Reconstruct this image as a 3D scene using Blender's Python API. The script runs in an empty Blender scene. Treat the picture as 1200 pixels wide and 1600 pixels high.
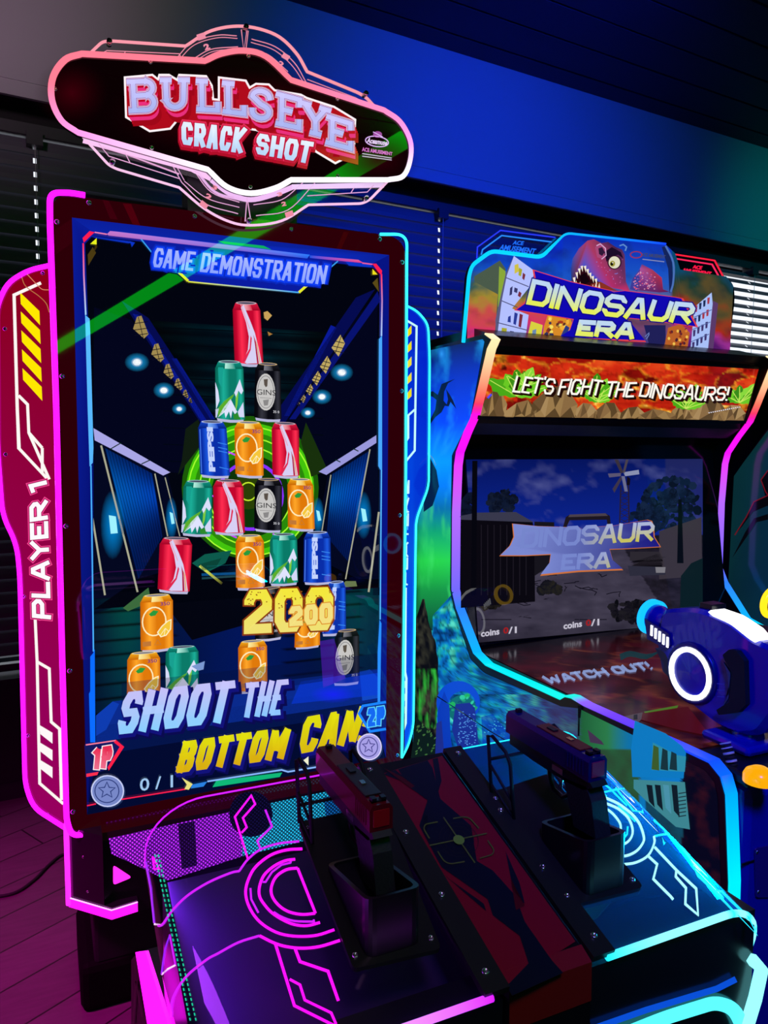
import bpy, bmesh, math, random
import numpy as np
from mathutils import Vector

sc = bpy.context.scene
COL = sc.collection
random.seed(7)

# ---------------------------------------------------------------- camera
F_PX = 1165.0
YAW, PITCH, ROLL = math.radians(24.486), math.radians(-4.958), math.radians(0.374)
CAM = np.array([-0.480, -1.922, 1.462])
_f = np.array([math.sin(YAW)*math.cos(PITCH), math.cos(YAW)*math.cos(PITCH), math.sin(PITCH)])
_r = np.array([math.cos(YAW), -math.sin(YAW), 0.0])
_u = np.cross(_r, _f)
_r, _u = math.cos(ROLL)*_r+math.sin(ROLL)*_u, -math.sin(ROLL)*_r+math.cos(ROLL)*_u
cam = bpy.data.cameras.new('camera')
cam.sensor_fit = 'HORIZONTAL'; cam.sensor_width = 36.0; cam.lens = F_PX/1200*36.0
cam.clip_start = 0.02; cam.clip_end = 60
camo = bpy.data.objects.new('camera', cam); COL.objects.link(camo)
from mathutils import Matrix
camo.matrix_world = Matrix(((_r[0], _u[0], -_f[0], CAM[0]), (_r[1], _u[1], -_f[1], CAM[1]),
                            (_r[2], _u[2], -_f[2], CAM[2]), (0, 0, 0, 1)))
sc.camera = camo

# ---------------------------------------------------------------- world, exposure, room lights
sc.view_settings.view_transform = 'Standard'
sc.view_settings.look = 'None'
sc.view_settings.exposure = 0.0
sc.view_settings.gamma = 1.0
sc.view_settings.use_curve_mapping = False
sc.cycles.use_denoising = True
sc.cycles.max_bounces = 8
sc.cycles.transparent_max_bounces = 32
sc.cycles.sample_clamp_indirect = 4.0
sc.cycles.caustics_reflective = False
sc.cycles.caustics_refractive = False
wd = bpy.data.worlds.new('world'); sc.world = wd; wd.use_nodes = True
wd.node_tree.nodes['Background'].inputs[0].default_value = (0.10, 0.10, 0.42, 1)
wd.node_tree.nodes['Background'].inputs[1].default_value = 0.006

def lamp(name, kind, loc, target, energy, color, size=0.4, angle=60, blend=0.8):
    d = bpy.data.lights.new(name, kind); d.energy = energy; d.color = color
    if kind == 'AREA': d.shape = 'DISK'; d.size = size
    else: d.shadow_soft_size = size
    if kind == 'SPOT': d.spot_size = math.radians(angle); d.spot_blend = blend
    o = bpy.data.objects.new(name, d); COL.objects.link(o); o.location = loc
    o.rotation_euler = (Vector(target)-Vector(loc)).to_track_quat('-Z', 'Y').to_euler()
    return o
# coloured stage spots hung under the ceiling wash the fascia, the blinds and the control desk
lamp('stage_spot_blue', 'SPOT', (1.55, -0.2, 3.15), (1.75, 1.55, 2.80), 95, (0.007, 0.028, 1.0), 0.15, 105, 1.0)
lamp('stage_spot_blue_low', 'SPOT', (1.3, 0.35, 2.75), (1.5, 1.5, 1.8), 30, (0.006, 0.01, 1.0), 0.15, 100, 1.0)
lamp('stage_spot_warm', 'SPOT', (-0.95, 0.0, 2.80), (-0.70, 1.4, 3.22), 19, (1.0, 0.58, 0.86), 0.10, 66, 1.0)
lamp('stage_spot_teal', 'SPOT', (4.1, 0.2, 3.0), (4.3, 1.7, 2.85), 16, (0.0, 0.62, 0.62), 0.15, 80, 1.0)
lamp('console_fill_violet', 'SPOT', (-0.2, -2.3, 3.1), (0.0, -1.15, 0.9), 30, (0.85, 0.42, 0.80), 0.25, 40, 1.0)  # added fill that brightens the console's centre panel
lamp('stage_spot_desk', 'SPOT', (-0.2, -2.3, 2.7), (0.8, -0.8, 1.0), 190, (0.004, 0.012, 1.0), 0.2, 48, 1.0)
lamp('neon_spill_fill', 'SPOT', (-1.9, -0.6, 2.6), (-0.80, 0.22, 0.0), 420, (1.0, 0.004, 0.62), 0.2, 44, 1.0)  # added lamp imitating the neon rim's spill on the floor

# ---------------------------------------------------------------- pixel -> point helpers (photo frame 1200x1600)
def ray(x, y):
    return _f + _r*((x-600)/F_PX) + _u*((800-y)/F_PX)
class Plane:
    """a real plane in the room; S(x, y, d) = the point on it (raised d towards the viewer) seen at a photo pixel"""
    def __init__(s, p0, n):
        s.p0 = np.array(p0, float); n = np.array(n, float); s.n = n/np.linalg.norm(n)
        if (CAM-s.p0)@s.n < 0: s.n = -s.n
    def __call__(s, x, y, d=0.0):
        r = ray(x, y); t = ((s.p0+s.n*d-CAM)@s.n)/(r@s.n)
        return CAM+t*r
def XP(v): return Plane((v, 0, 0), (1, 0, 0))
def YP(v): return Plane((0, v, 0), (0, 1, 0))
def ZP(v): return Plane((0, 0, v), (0, 0, 1))

def srgb(h, k=1.0):
    if isinstance(h, str):
        h = h.lstrip('#'); c = [int(h[i:i+2], 16)/255 for i in (0, 2, 4)]
    else: c = [v/255 for v in h[:3]]
    return tuple(k*(v/12.92 if v <= .04045 else ((v+.055)/1.055)**2.4) for v in c)
def C(h, a=1.0, k=1.0): return srgb(h, k)+(a,)
def mixc(a, b, t): return tuple(a[i]*(1-t)+b[i]*t for i in range(4))

# ---------------------------------------------------------------- materials
MATS = {}
def mat_new(name):
    m = bpy.data.materials.new(name); m.use_nodes = True; nt = m.node_tree
    for n in list(nt.nodes): nt.nodes.remove(n)
    out = nt.nodes.new('ShaderNodeOutputMaterial')
    return m, nt, out
def pbr(name, color, rough=0.5, metal=0.0, noise=0.0, scale=40, coat=0.0, bump=0.0, spec=0.5):
    if name in MATS: return MATS[name]
    m, nt, out = mat_new(name)
    b = nt.nodes.new('ShaderNodeBsdfPrincipled'); nt.links.new(b.outputs[0], out.inputs[0])
    b.inputs['Base Color'].default_value = srgb(color)+(1,) if isinstance(color, str) else tuple(color)+(1,)
    b.inputs['Roughness'].default_value = rough; b.inputs['Metallic'].default_value = metal
    b.inputs['Coat Weight'].default_value = coat; b.inputs['Specular IOR Level'].default_value = spec
    if noise or bump:
        tc = nt.nodes.new('ShaderNodeTexCoord'); nz = nt.nodes.new('ShaderNodeTexNoise')
        nz.inputs['Scale'].default_value = scale; nz.inputs['Detail'].default_value = 4
        nt.links.new(tc.outputs['Object'], nz.inputs['Vector'])
        if noise:
            mr = nt.nodes.new('ShaderNodeMapRange'); mr.inputs[3].default_value = max(0.02, rough-noise); mr.inputs[4].default_value = min(1, rough+noise)
            nt.links.new(nz.outputs['Fac'], mr.inputs[0]); nt.links.new(mr.outputs[0], b.inputs['Roughness'])
        if bump:
            bp = nt.nodes.new('ShaderNodeBump'); bp.inputs['Strength'].default_value = bump; bp.inputs['Distance'].default_value = 0.002
            nt.links.new(nz.outputs['Fac'], bp.inputs['Height']); nt.links.new(bp.outputs[0], b.inputs['Normal'])
    MATS[name] = m; return m
def lit(name, strength=1.0, gloss=0.0, rough=0.08, alpha=False, base=0.0):
    """glowing print / screen / lamp: emits its own printed colour (attribute Col)"""
    if name in MATS: return MATS[name]
    m, nt, out = mat_new(name)
    at = nt.nodes.new('ShaderNodeVertexColor'); at.layer_name = 'Col'
    b = nt.nodes.new('ShaderNodeBsdfPrincipled')
    b.inputs['Base Color'].default_value = (0, 0, 0, 1)
    b.inputs['Roughness'].default_value = rough
    b.inputs['Specular IOR Level'].default_value = gloss
    if base:
        nt.links.new(at.outputs[0], b.inputs['Base Color'])
    nt.links.new(at.outputs[0], b.inputs['Emission Color']); b.inputs['Emission Strength'].default_value = strength
    if alpha: nt.links.new(at.outputs[1], b.inputs['Alpha'])
    nt.links.new(b.outputs[0], out.inputs[0])
    MATS[name] = m; return m
def printed(name, rough=0.35, gloss=0.5):
    """unlit print: reflects the room's light with its printed colour"""
    if name in MATS: return MATS[name]
    m, nt, out = mat_new(name)
    at = nt.nodes.new('ShaderNodeVertexColor'); at.layer_name = 'Col'
    b = nt.nodes.new('ShaderNodeBsdfPrincipled'); nt.links.new(at.outputs[0], b.inputs['Base Color'])
    b.inputs['Roughness'].default_value = rough; b.inputs['Specular IOR Level'].default_value = gloss
    nt.links.new(b.outputs[0], out.inputs[0]); MATS[name] = m; return m
def acrylic(name, tint=(1, 1, 1), refl=0.9, haze=0.0, hazecol=(1, 1, 1)):
    if name in MATS: return MATS[name]
    m, nt, out = mat_new(name)
    tr = nt.nodes.new('ShaderNodeBsdfTransparent'); tr.inputs[0].default_value = tuple(tint)+(1,)
    gl = nt.nodes.new('ShaderNodeBsdfGlossy'); gl.inputs['Roughness'].default_value = 0.03
    gl.inputs[0].default_value = (refl, refl, refl, 1)
    fr = nt.nodes.new('ShaderNodeFresnel'); fr.inputs[0].default_value = 1.49
    mx = nt.nodes.new('ShaderNodeMixShader'); nt.links.new(fr.outputs[0], mx.inputs[0])
    nt.links.new(tr.outputs[0], mx.inputs[1]); nt.links.new(gl.outputs[0], mx.inputs[2])
    last = mx
    if haze:
        df = nt.nodes.new('ShaderNodeBsdfTranslucent'); df.inputs[0].default_value = tuple(hazecol)+(1,)
        d2 = nt.nodes.new('ShaderNodeBsdfDiffuse'); d2.inputs[0].default_value = tuple(hazecol)+(1,)
        ad = nt.nodes.new('ShaderNodeMixShader'); nt.links.new(df.outputs[0], ad.inputs[1]); nt.links.new(d2.outputs[0], ad.inputs[2])
        m2 = nt.nodes.new('ShaderNodeMixShader'); m2.inputs[0].default_value = haze
        nt.links.new(mx.outputs[0], m2.inputs[1]); nt.links.new(ad.outputs[0], m2.inputs[2]); last = m2
    nt.links.new(last.outputs[0], out.inputs[0]); MATS[name] = m; return m

BLACK = pbr('black_plastic', (0.008, 0.008, 0.010), 0.35, noise=0.08)
MATTE = pbr('black_matte', (0.006, 0.006, 0.008), 0.7)
RUBBER = pbr('black_rubber', (0.010, 0.010, 0.011), 0.75)
STEEL = pbr('screw_steel', (0.75, 0.75, 0.78), 0.25, 1.0)
NEON = lit('neon_tube', 2.6, 0.3, 0.3)
NEONW = lit('neon_etched', 1.25, 0.2, 0.3)
PRINT = lit('backlit_print', 1.0, 0.5, 0.12)
PRINTA = lit('glowing_print_film', 1.0, 0.0, 0.3, alpha=True)
SCREEN = lit('display_panel', 1.0, 0.6, 0.015)
SCREENA = lit('display_layer', 1.0, 0.0, 0.3, alpha=True)
INK = printed('printed_vinyl', 0.32, 0.5)

# ---------------------------------------------------------------- mesh builder
class MB:
    def __init__(s): s.v = []; s.f = []; s.c = []; s.m = []; s.mats = []; s.smooth = []
    def mi(s, mat):
        if mat not in s.mats: s.mats.append(mat)
        return s.mats.index(mat)
    def face(s, pts, mat, col=(1, 1, 1, 1), cols=None, smooth=False):
        i = len(s.v); s.v += [tuple(p) for p in pts]
        s.f.append(list(range(i, i+len(pts)))); s.c.append((list(cols)+[cols[-1]]*len(pts))[:len(pts)] if cols else [col]*len(pts)); s.m.append(s.mi(mat)); s.smooth.append(smooth)
    def mesh(s, V, Fs, mat, col=(1, 1, 1, 1), vcols=None, smooth=True):
        i = len(s.v); s.v += [tuple(p) for p in V]; k = s.mi(mat)
        for f in Fs:
            s.f.append([i+j for j in f]); s.c.append([vcols[j] for j in f] if vcols else [col]*len(f)); s.m.append(k); s.smooth.append(smooth)
    def box(s, lo, hi, mat, col=(1, 1, 1, 1), bev=0.0):
        s.obox((np.array(lo)+np.array(hi))/2, np.array([1, 0, 0.]), np.array([0, 1., 0]), np.array([0, 0, 1.]),
               (np.array(hi)-np.array(lo))/2, mat, col, bev)
    def obox(s, c, ex, ey, ez, h, mat, col=(1, 1, 1, 1), bev=0.0):
        if bev <= 0:
            V = [c+ex*h[0]*a+ey*h[1]*b+ez*h[2]*d for a in (-1, 1) for b in (-1, 1) for d in (-1, 1)]
            s.mesh(V, [(0, 1, 3, 2), (4, 6, 7, 5), (0, 4, 5, 1), (2, 3, 7, 6), (0, 2, 6, 4), (1, 5, 7, 3)], mat, col, smooth=False); return
        bm = bmesh.new(); bmesh.ops.create_cube(bm, size=2)
        for v in bm.verts: v.co = Vector((v.co.x*h[0], v.co.y*h[1], v.co.z*h[2]))
        bmesh.ops.bevel(bm, geom=bm.edges[:], offset=bev, segments=2, affect='EDGES', profile=0.5)
        bm.verts.index_update()
        V = [c+ex*v.co.x+ey*v.co.y+ez*v.co.z for v in bm.verts]
        Fs = [[v.index for v in f.verts] for f in bm.faces]; bm.free()
        s.mesh(V, Fs, mat, col, smooth=False)
    def prism(s, pts, vec, mat, col=(1, 1, 1, 1), side=None):
        pts = [np.array(p) for p in pts]; vec = np.array(vec); n = len(pts)
        V = pts+[p+vec for p in pts]
        s.mesh(V, [list(range(n)), list(range(2*n-1, n-1, -1))], mat, col, smooth=False)
        s.mesh(V, [(i, i+n, (i+1) % n+n, (i+1) % n) for i in range(n)], side or mat, col, smooth=False)
    def tube(s, pts, r, mat, col=(1, 1, 1, 1), cols=None, seg=8, closed=False):
        P = [np.array(p, float) for p in pts]; n = len(P); V = []; vc = []
        prev = None
        for i in range(n):
            a = P[(i-1) % n] if closed else P[max(i-1, 0)]; b = P[(i+1) % n] if closed else P[min(i+1, n-1)]
            t = b-a; t = t/(np.linalg.norm(t)+1e-12)
            if prev is None:
                h = np.array([0, 0, 1.]) if abs(t[2]) < .9 else np.array([1., 0, 0])
                e = np.cross(t, h)
            else: e = prev-t*(prev@t)
            e = e/(np.linalg.norm(e)+1e-12); prev = e; g = np.cross(t, e)
            rr = r[i] if isinstance(r, (list, tuple)) else r
            for k in range(seg):
                an = 2*math.pi*k/seg; V.append(P[i]+rr*(e*math.cos(an)+g*math.sin(an))); vc.append(cols[i] if cols else col)
        Fs = []
        for i in range(n if closed else n-1):
            j = (i+1) % n
            for k in range(seg): Fs.append((i*seg+k, i*seg+(k+1) % seg, j*seg+(k+1) % seg, j*seg+k))
        if not closed: Fs += [list(range(seg-1, -1, -1)), list(range((n-1)*seg, n*seg))]
        s.mesh(V, Fs, mat, vcols=vc)
    def cyl(s, a, b, r, mat, col=(1, 1, 1, 1), seg=20, r2=None):
        s.tube([a, b], [r, r2 if r2 is not None else r], mat, col, seg=seg)
    def lathe(s, o, axis, prof, mat, col=(1, 1, 1, 1), seg=28):
        """prof = [(distance along axis, radius)]"""
        axis = np.array(axis, float); axis /= np.linalg.norm(axis)
        h = np.array([0, 0, 1.]) if abs(axis[2]) < .9 else np.array([1., 0, 0])
        e = np.cross(axis, h); e /= np.linalg.norm(e); g = np.cross(axis, e); V = []; Fs = []
        for d, r in prof:
            for k in range(seg):
                an = 2*math.pi*k/seg; V.append(np.array(o)+axis*d+r*(e*math.cos(an)+g*math.sin(an)))
        for i in range(len(prof)-1):
            for k in range(seg): Fs.append((i*seg+k, i*seg+(k+1) % seg, (i+1)*seg+(k+1) % seg, (i+1)*seg+k))
        s.mesh(V, Fs, mat, col)
    def build(s, name, parent=None, smooth_angle=None):
        me = bpy.data.meshes.new(name)
        off = np.array(parent.matrix_world.translation) if parent is not None else np.zeros(3)
        me.from_pydata([tuple(np.array(p)-ORG.get(parent.name if parent else None, np.zeros(3))) for p in s.v], [], s.f)
        for m in s.mats: me.materials.append(m)
        me.polygons.foreach_set('material_index', s.m)
        me.polygons.foreach_set('use_smooth', s.smooth)
        at = me.color_attributes.new('Col', 'FLOAT_COLOR', 'CORNER')
        at.data.foreach_set('color', np.array([x for c in s.c for k in c for x in k], dtype=np.float32))
        me.update()
        o = bpy.data.objects.new(name, me); COL.objects.link(o)
        if parent is not None: o.parent = parent; ORG[o.name] = ORG.get(parent.name, np.zeros(3))
        else: ORG[o.name] = np.zeros(3)
        return o
ORG = {}
def thing(name, label, cat, loc=(0, 0, 0), group=None):
    o = bpy.data.objects.new(name, None); COL.objects.link(o); o.empty_display_size = 0.1
    o.location = loc; ORG[o.name] = np.array(loc, float); o['label'] = label; o['category'] = cat
    if group: o['group'] = group
    return o
def tag(o, label, cat, group=None):
    o['label'] = label; o['category'] = cat
    if group: o['group'] = group
    return o
def struct(o, label=None):
    o['kind'] = 'structure'
    if label: o['label'] = label
    return o

# ---------------------------------------------------------------- drawing on planes
def rnd(pts, r=8, n=4, closed=False):
    """round the corners of a pixel polyline"""
    P = [np.array(p, float) for p in pts]; out = []; m = len(P)
    for i in range(m):
        if not closed and i in (0, m-1): out.append(P[i]); continue
        a, b, c = P[(i-1) % m], P[i], P[(i+1) % m]
        la, lc = np.linalg.norm(a-b), np.linalg.norm(c-b); k = min(r, la*.45, lc*.45)
        p, q = b+(a-b)/la*k, b+(c-b)/lc*k
        for j in range(n+1):
            t = j/n; out.append((1-t)**2*p+2*t*(1-t)*b+t*t*q)
    return out
def catmull(pts, n=6):
    P = [np.array(p, float) for p in pts]; P = [2*P[0]-P[1]]+P+[2*P[-1]-P[-2]]; out = []
    for i in range(1, len(P)-2):
        for j in range(n):
            t = j/n; out.append(.5*((2*P[i])+(-P[i-1]+P[i+1])*t+(2*P[i-1]-5*P[i]+4*P[i+1]-P[i+2])*t*t+(-P[i-1]+3*P[i]-3*P[i+1]+P[i+2])*t**3))
    out.append(P[-2]); return out
def poly(mb, S, pts, col, d=0.0, mat=None, cols=None):
    mb.face([S(x, y, d) for x, y in pts], mat or PRINT, col, cols)
def vgrad(pts, ca, cb, y0, y1):
    return [mixc(ca, cb, min(1, max(0, (y-y0)/(y1-y0)))) for x, y in pts]
def line(mb, S, pts, w, col, d=0.0, mat=None, closed=False, cols=None):
    P = [np.array(p, float) for p in pts]; n = len(P); L = []; R_ = []
    for i in range(n):
        a = P[(i-1) % n] if (closed or i > 0) else None; c = P[(i+1) % n] if (closed or i < n-1) else None
        t1 = (P[i]-a)/(np.linalg.norm(P[i]-a)+1e-9) if a is not None else None
        t2 = (c-P[i])/(np.linalg.norm(c-P[i])+1e-9) if c is not None else None
        if t1 is None: t1 = t2
        if t2 is None: t2 = t1
        n1 = np.array([-t1[1], t1[0]]); n2 = np.array([-t2[1], t2[0]]); m = n1+n2; lm = np.linalg.norm(m)
        m = m/lm if lm > 1e-6 else n1
        k = 1/max(.62, m@n1); ww = (w[i] if isinstance(w, (list, tuple)) else w)/2
        L.append(P[i]+m*ww*k); R_.append(P[i]-m*ww*k)
    for i in range(n if closed else n-1):
        j = (i+1) % n
        mb.face([S(*q, d) for q in (L[i], R_[i], R_[j], L[j])], mat or PRINT, col,
                [cols[i], cols[i], cols[j], cols[j]] if cols else None)
def ell(cx, cy, rx, ry, a0=0, a1=360, n=28, rot=0):
    o = []; c, s = math.cos(math.radians(rot)), math.sin(math.radians(rot))
    for i in range(n+1 if a1-a0 < 360 else n):
        t = math.radians(a0+(a1-a0)*i/n); x, y = rx*math.cos(t), ry*math.sin(t); o.append((cx+x*c-y*s, cy+x*s+y*c))
    return o
def glow(mb, S, cx, cy, rx, ry, ci, co, d=0.0, n=20, mat=None, rot=0):
    E = ell(cx, cy, rx, ry, n=n, rot=rot); c = S(cx, cy, d)
    for i in range(n): mb.face([c, S(*E[i], d), S(*E[(i+1) % n], d)], mat or PRINT, cols=[ci, co, co])
def bil(q, s, t):
    """q = TL, TR, BR, BL; s to the right, t downwards"""
    a, b, c, d = [np.array(p, float) for p in q]
    return (a*(1-s)+b*s)*(1-t)+(d*(1-s)+c*s)*t
_tx = {}
def glyphs(txt, off=0.0, space=1.0):
    k = (txt, off, space)
    if k in _tx: return _tx[k]
    cu = bpy.data.curves.new('lettering', 'FONT'); cu.body = txt; cu.offset = off; cu.space_character = space; cu.resolution_u = 3
    o = bpy.data.objects.new('lettering', cu); COL.objects.link(o)
    dg = bpy.context.evaluated_depsgraph_get(); dg.update()
    me = bpy.data.meshes.new_from_object(o.evaluated_get(dg))
    V = np.array([v.co[:] for v in me.vertices]); Fs = [list(p.vertices) for p in me.polygons]
    bpy.data.objects.remove(o); bpy.data.curves.remove(cu); bpy.data.meshes.remove(me)
    _tx[k] = (V, Fs); return _tx[k]
def text(mb, S, txt, q, col, d=0.0, bold=0.0, col2=None, mat=None, shift=(0, 0), space=1.0, ref=None, warp=None):
    """lettering fitted to the pixel quad TL, TR, BR, BL; bold thickens the strokes outwards"""
    V0, _ = glyphs(txt, ref if ref is not None else 0.0, space)
    V, Fs = glyphs(txt, bold, space)
    x0, x1, y0, y1 = V0[:, 0].min(), V0[:, 0].max(), V0[:, 1].min(), V0[:, 1].max()
    P = []; cs = []
    for v in V:
        s, t = (v[0]-x0)/(x1-x0), (y1-v[1])/(y1-y0)
        p = warp(s, t) if warp else bil(q, s, t)
        P.append(S(p[0]+shift[0], p[1]+shift[1], d)); cs.append(mixc(col, col2, min(1, max(0, t))) if col2 else col)
    mb.mesh(P, Fs, mat or PRINT, vcols=cs, smooth=False)
def grid(mb, S, q, nx, ny, fn, d=0.0, mat=None, warp=None):
    """artwork: a fine mesh over the quad, coloured per vertex by fn(s, t)"""
    V = []; cs = []
    for j in range(ny+1):
        for i in range(nx+1):
            s, t = i/nx, j/ny; p = warp(s, t) if warp else bil(q, s, t); V.append(S(p[0], p[1], d)); cs.append(fn(s, t))
    Fs = [(j*(nx+1)+i, j*(nx+1)+i+1, (j+1)*(nx+1)+i+1, (j+1)*(nx+1)+i) for j in range(ny) for i in range(nx)]
    mb.mesh(V, Fs, mat or PRINT, vcols=cs, smooth=False)
_perm = np.random.RandomState(3).rand(64, 64)
def vnoise(x, y):
    xi, yi = int(math.floor(x)), int(math.floor(y)); fx, fy = x-xi, y-yi
    fx, fy = fx*fx*(3-2*fx), fy*fy*(3-2*fy); P = _perm
    a, b, c, d = P[yi % 64, xi % 64], P[yi % 64, (xi+1) % 64], P[(yi+1) % 64, xi % 64], P[(yi+1) % 64, (xi+1) % 64]
    return (a*(1-fx)+b*fx)*(1-fy)+(c*(1-fx)+d*fx)*fy
def fbm(x, y, o=4):
    v = 0; a = .5
    for _ in range(o): v += a*vnoise(x, y); x, y, a = x*2.03+7.1, y*2.03+3.7, a*.5
    return v/(1-.5**o)
def cell(x, y):
    """distance to nearest / second nearest jittered cell point"""
    xi, yi = int(math.floor(x)), int(math.floor(y)); d1 = d2 = 9; w = 0
    for j in (-1, 0, 1):
        for i in (-1, 0, 1):
            px = xi+i+_perm[(yi+j) % 64, (xi+i) % 64]; py = yi+j+_perm[(yi+j+31) % 64, (xi+i+17) % 64]
            dd = math.hypot(px-x, py-y)
            if dd < d1: d2 = d1; d1 = dd; w = _perm[(yi+j+11) % 64, (xi+i+5) % 64]
            elif dd < d2: d2 = dd
    return d1, d2, w
def ramp(t, stops):
    if t <= stops[0][0]: return stops[0][1]
    for (a, ca), (b, cb) in zip(stops, stops[1:]):
        if t <= b: return mixc(ca, cb, (t-a)/(b-a))
    return stops[-1][1]
def screw(mb, p, n, r=0.005):
    n = np.array(n, float); mb.lathe(p, n, [(0, r), (r*.45, r*.95), (r*.6, r*.55), (r*.35, r*.45), (r*.35, 0.0001)], STEEL, seg=10)
# heavy block lettering drawn from strokes (arcade style)
_c = .2
BLK = {'A': (1, [[(0, 1), (.40, 0), (.60, 0), (1, 1)], [(.2, .68), (.8, .68)]]),
 'B': (1, [[(0, 0), (.8, 0), (.97, .13), (.97, .36), (.8, .49), (0, .49)], [(0, .49), (.82, .49), (1, .62), (1, .87), (.82, 1), (0, 1)], [(0, 0), (0, 1)]]),
 'C': (1, [[(1, .32), (1, _c), (1-_c, 0), (_c, 0), (0, _c), (0, 1-_c), (_c, 1), (1-_c, 1), (1, 1-_c), (1, .68)]]),
 'D': (1, [[(0, 0), (1-_c, 0), (1, _c), (1, 1-_c), (1-_c, 1), (0, 1), 'z']]),
 'E': (.85, [[(1, 0), (0, 0), (0, 1), (1, 1)], [(0, .5), (.85, .5)]]), 'F': (.85, [[(1, 0), (0, 0), (0, 1)], [(0, .5), (.85, .5)]]),
 'G': (1, [[(1, .3), (1, _c), (1-_c, 0), (_c, 0), (0, _c), (0, 1-_c), (_c, 1), (1-_c, 1), (1, 1-_c), (1, .56), (.6, .56)]]),
 'H': (1, [[(0, 0), (0, 1)], [(1, 0), (1, 1)], [(0, .5), (1, .5)]]), 'I': (0, [[(.5, 0), (.5, 1)]]),
 'K': (1, [[(0, 0), (0, 1)], [(1, 0), (.1, .52), (1, 1)]]), 'L': (.8, [[(0, 0), (0, 1), (1, 1)]]),
 'M': (1.35, [[(0, 1), (0, 0), (.5, .72), (1, 0), (1, 1)]]), 'N': (1.05, [[(0, 1), (0, 0), (1, 1), (1, 0)]]),
 'O': (1, [[(_c, 0), (1-_c, 0), (1, _c), (1, 1-_c), (1-_c, 1), (_c, 1), (0, 1-_c), (0, _c), 'z']]),
 'P': (1, [[(0, 1), (0, 0), (1-_c, 0), (1, _c), (1, .40), (1-_c, .56), (0, .56)]]),
 'R': (1, [[(0, 1), (0, 0), (1-_c, 0), (1, _c), (1, .38), (1-_c, .53), (0, .53)], [(.45, .53), (1, 1)]]),
 'S': (1, [[(1, .28), (1, _c), (1-_c, 0), (_c, 0), (0, _c), (0, .36), (_c, .5), (1-_c, .5), (1, .64), (1, 1-_c), (1-_c, 1), (_c, 1), (0, 1-_c), (0, .72)]]),
 'T': (.95, [[(0, 0), (1, 0)], [(.5, 0), (.5, 1)]]), 'U': (1, [[(0, 0), (0, 1-_c), (_c, 1), (1-_c, 1), (1, 1-_c), (1, 0)]]),
 'W': (1.5, [[(0, 0), (.22, 1), (.5, .25), (.78, 1), (1, 0)]]), 'Y': (1, [[(0, 0), (.5, .5), (1, 0)], [(.5, .5), (.5, 1)]]),
 '0': (.9, [[(_c, 0), (1-_c, 0), (1, _c), (1, 1-_c), (1-_c, 1), (_c, 1), (0, 1-_c), (0, _c), 'z']]),
 '1': (.35, [[(0, .12), (1, 0), (1, 1)]]), '2': (.9, [[(0, .3), (0, _c), (_c, 0), (1-_c, 0), (1, _c), (1, .38), (0, .82), (0, 1), (1, 1)]]),
 '!': (0, [[(.5, 0), (.5, .62)], [(.5, .93), (.5, 1)]]), "'": (0, [[(.5, 0), (.5, .16)]])}
def block(mb, S, txt, q, w, col, d=0.0, col2=None, mat=None, grow=0.0, shift=(0, 0), gap=None, warp=None, size=None, jitter=0):
    """w = stroke width in pixels; grow = extra outline width; q = TL, TR, BR, BL or warp(s, t) with size (width, height)"""
    if warp is None:
        W = (np.linalg.norm(np.array(q[1])-q[0])+np.linalg.norm(np.array(q[2])-q[3]))/2; H = (np.linalg.norm(np.array(q[3])-q[0])+np.linalg.norm(np.array(q[2])-q[1]))/2
        warp = lambda s, t: bil(q, s, t)
    else: W, H = size
    gap = w*.32 if gap is None else gap
    n = len(txt); fixed = 0; units = 0
    for ch in txt:
        if ch == ' ': fixed += w*2.0
        else: fixed += w+gap; units += BLK[ch][0]
    U = max(.1, (W-fixed+gap)/units); x = 0; rr = random.Random(5)
    for ch in txt:
        if ch == ' ': x += w*2.0; continue
        a, strokes = BLK[ch]; jy = rr.uniform(-jitter, jitter); jr = rr.uniform(-jitter, jitter)
        for st_ in strokes:
            z = st_[-1] == 'z'; P = [(x+w/2+u*U*a+(.0), (w/2+v*(H-w))+jy+jr*(u-.5)) for u, v in (st_[:-1] if z else st_)]
            if not z:
                P = [np.array(p) for p in P]
                e = (P[0]-P[1])/np.linalg.norm(P[0]-P[1]); g = (P[-1]-P[-2])/np.linalg.norm(P[-1]-P[-2])
                c0, c1 = st_[0], st_[-1]
                ex = lambda c, v: w*.5 if (c[1] in (0, 1) and abs(v[1]) > .6) or (c[0] in (0, 1) and abs(v[0]) > .6) else 0
                P[0] = P[0]+e*ex(c0, e); P[-1] = P[-1]+g*ex(c1, g)
                if grow: P[0] = P[0]+e*grow/2; P[-1] = P[-1]+g*grow/2
            pts = [warp(p[0]/W, p[1]/H)+np.array(shift) for p in P]
            cc = [mixc(col, col2, min(1, max(0, p[1]/H))) for p in P] if col2 else None
            cuts = [0]
            if not z:
                for i in range(1, len(pts)-1):
                    u1 = (pts[i]-pts[i-1])/np.linalg.norm(pts[i]-pts[i-1]); u2 = (pts[i+1]-pts[i])/np.linalg.norm(pts[i+1]-pts[i])
                    if u1@u2 < -.2: cuts.append(i)
            cuts.append(len(pts)-1)
            if len(cuts) == 2: line(mb, S, pts, w+grow, col, d, mat, closed=z, cols=cc)
            else:
                for i0, i1 in zip(cuts, cuts[1:]):
                    sub = [np.array(p) for p in pts[i0:i1+1]]; e0 = (sub[0]-sub[1])/np.linalg.norm(sub[0]-sub[1]); e1 = (sub[-1]-sub[-2])/np.linalg.norm(sub[-1]-sub[-2])
                    if i0: sub[0] = sub[0]+e0*w*.22
                    if i1 < len(pts)-1: sub[-1] = sub[-1]+e1*w*.22
                    line(mb, S, sub, w+grow, col, d, mat, cols=cc[i0:i1+1] if cc else None)
        x += a*U+w+gap
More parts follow.
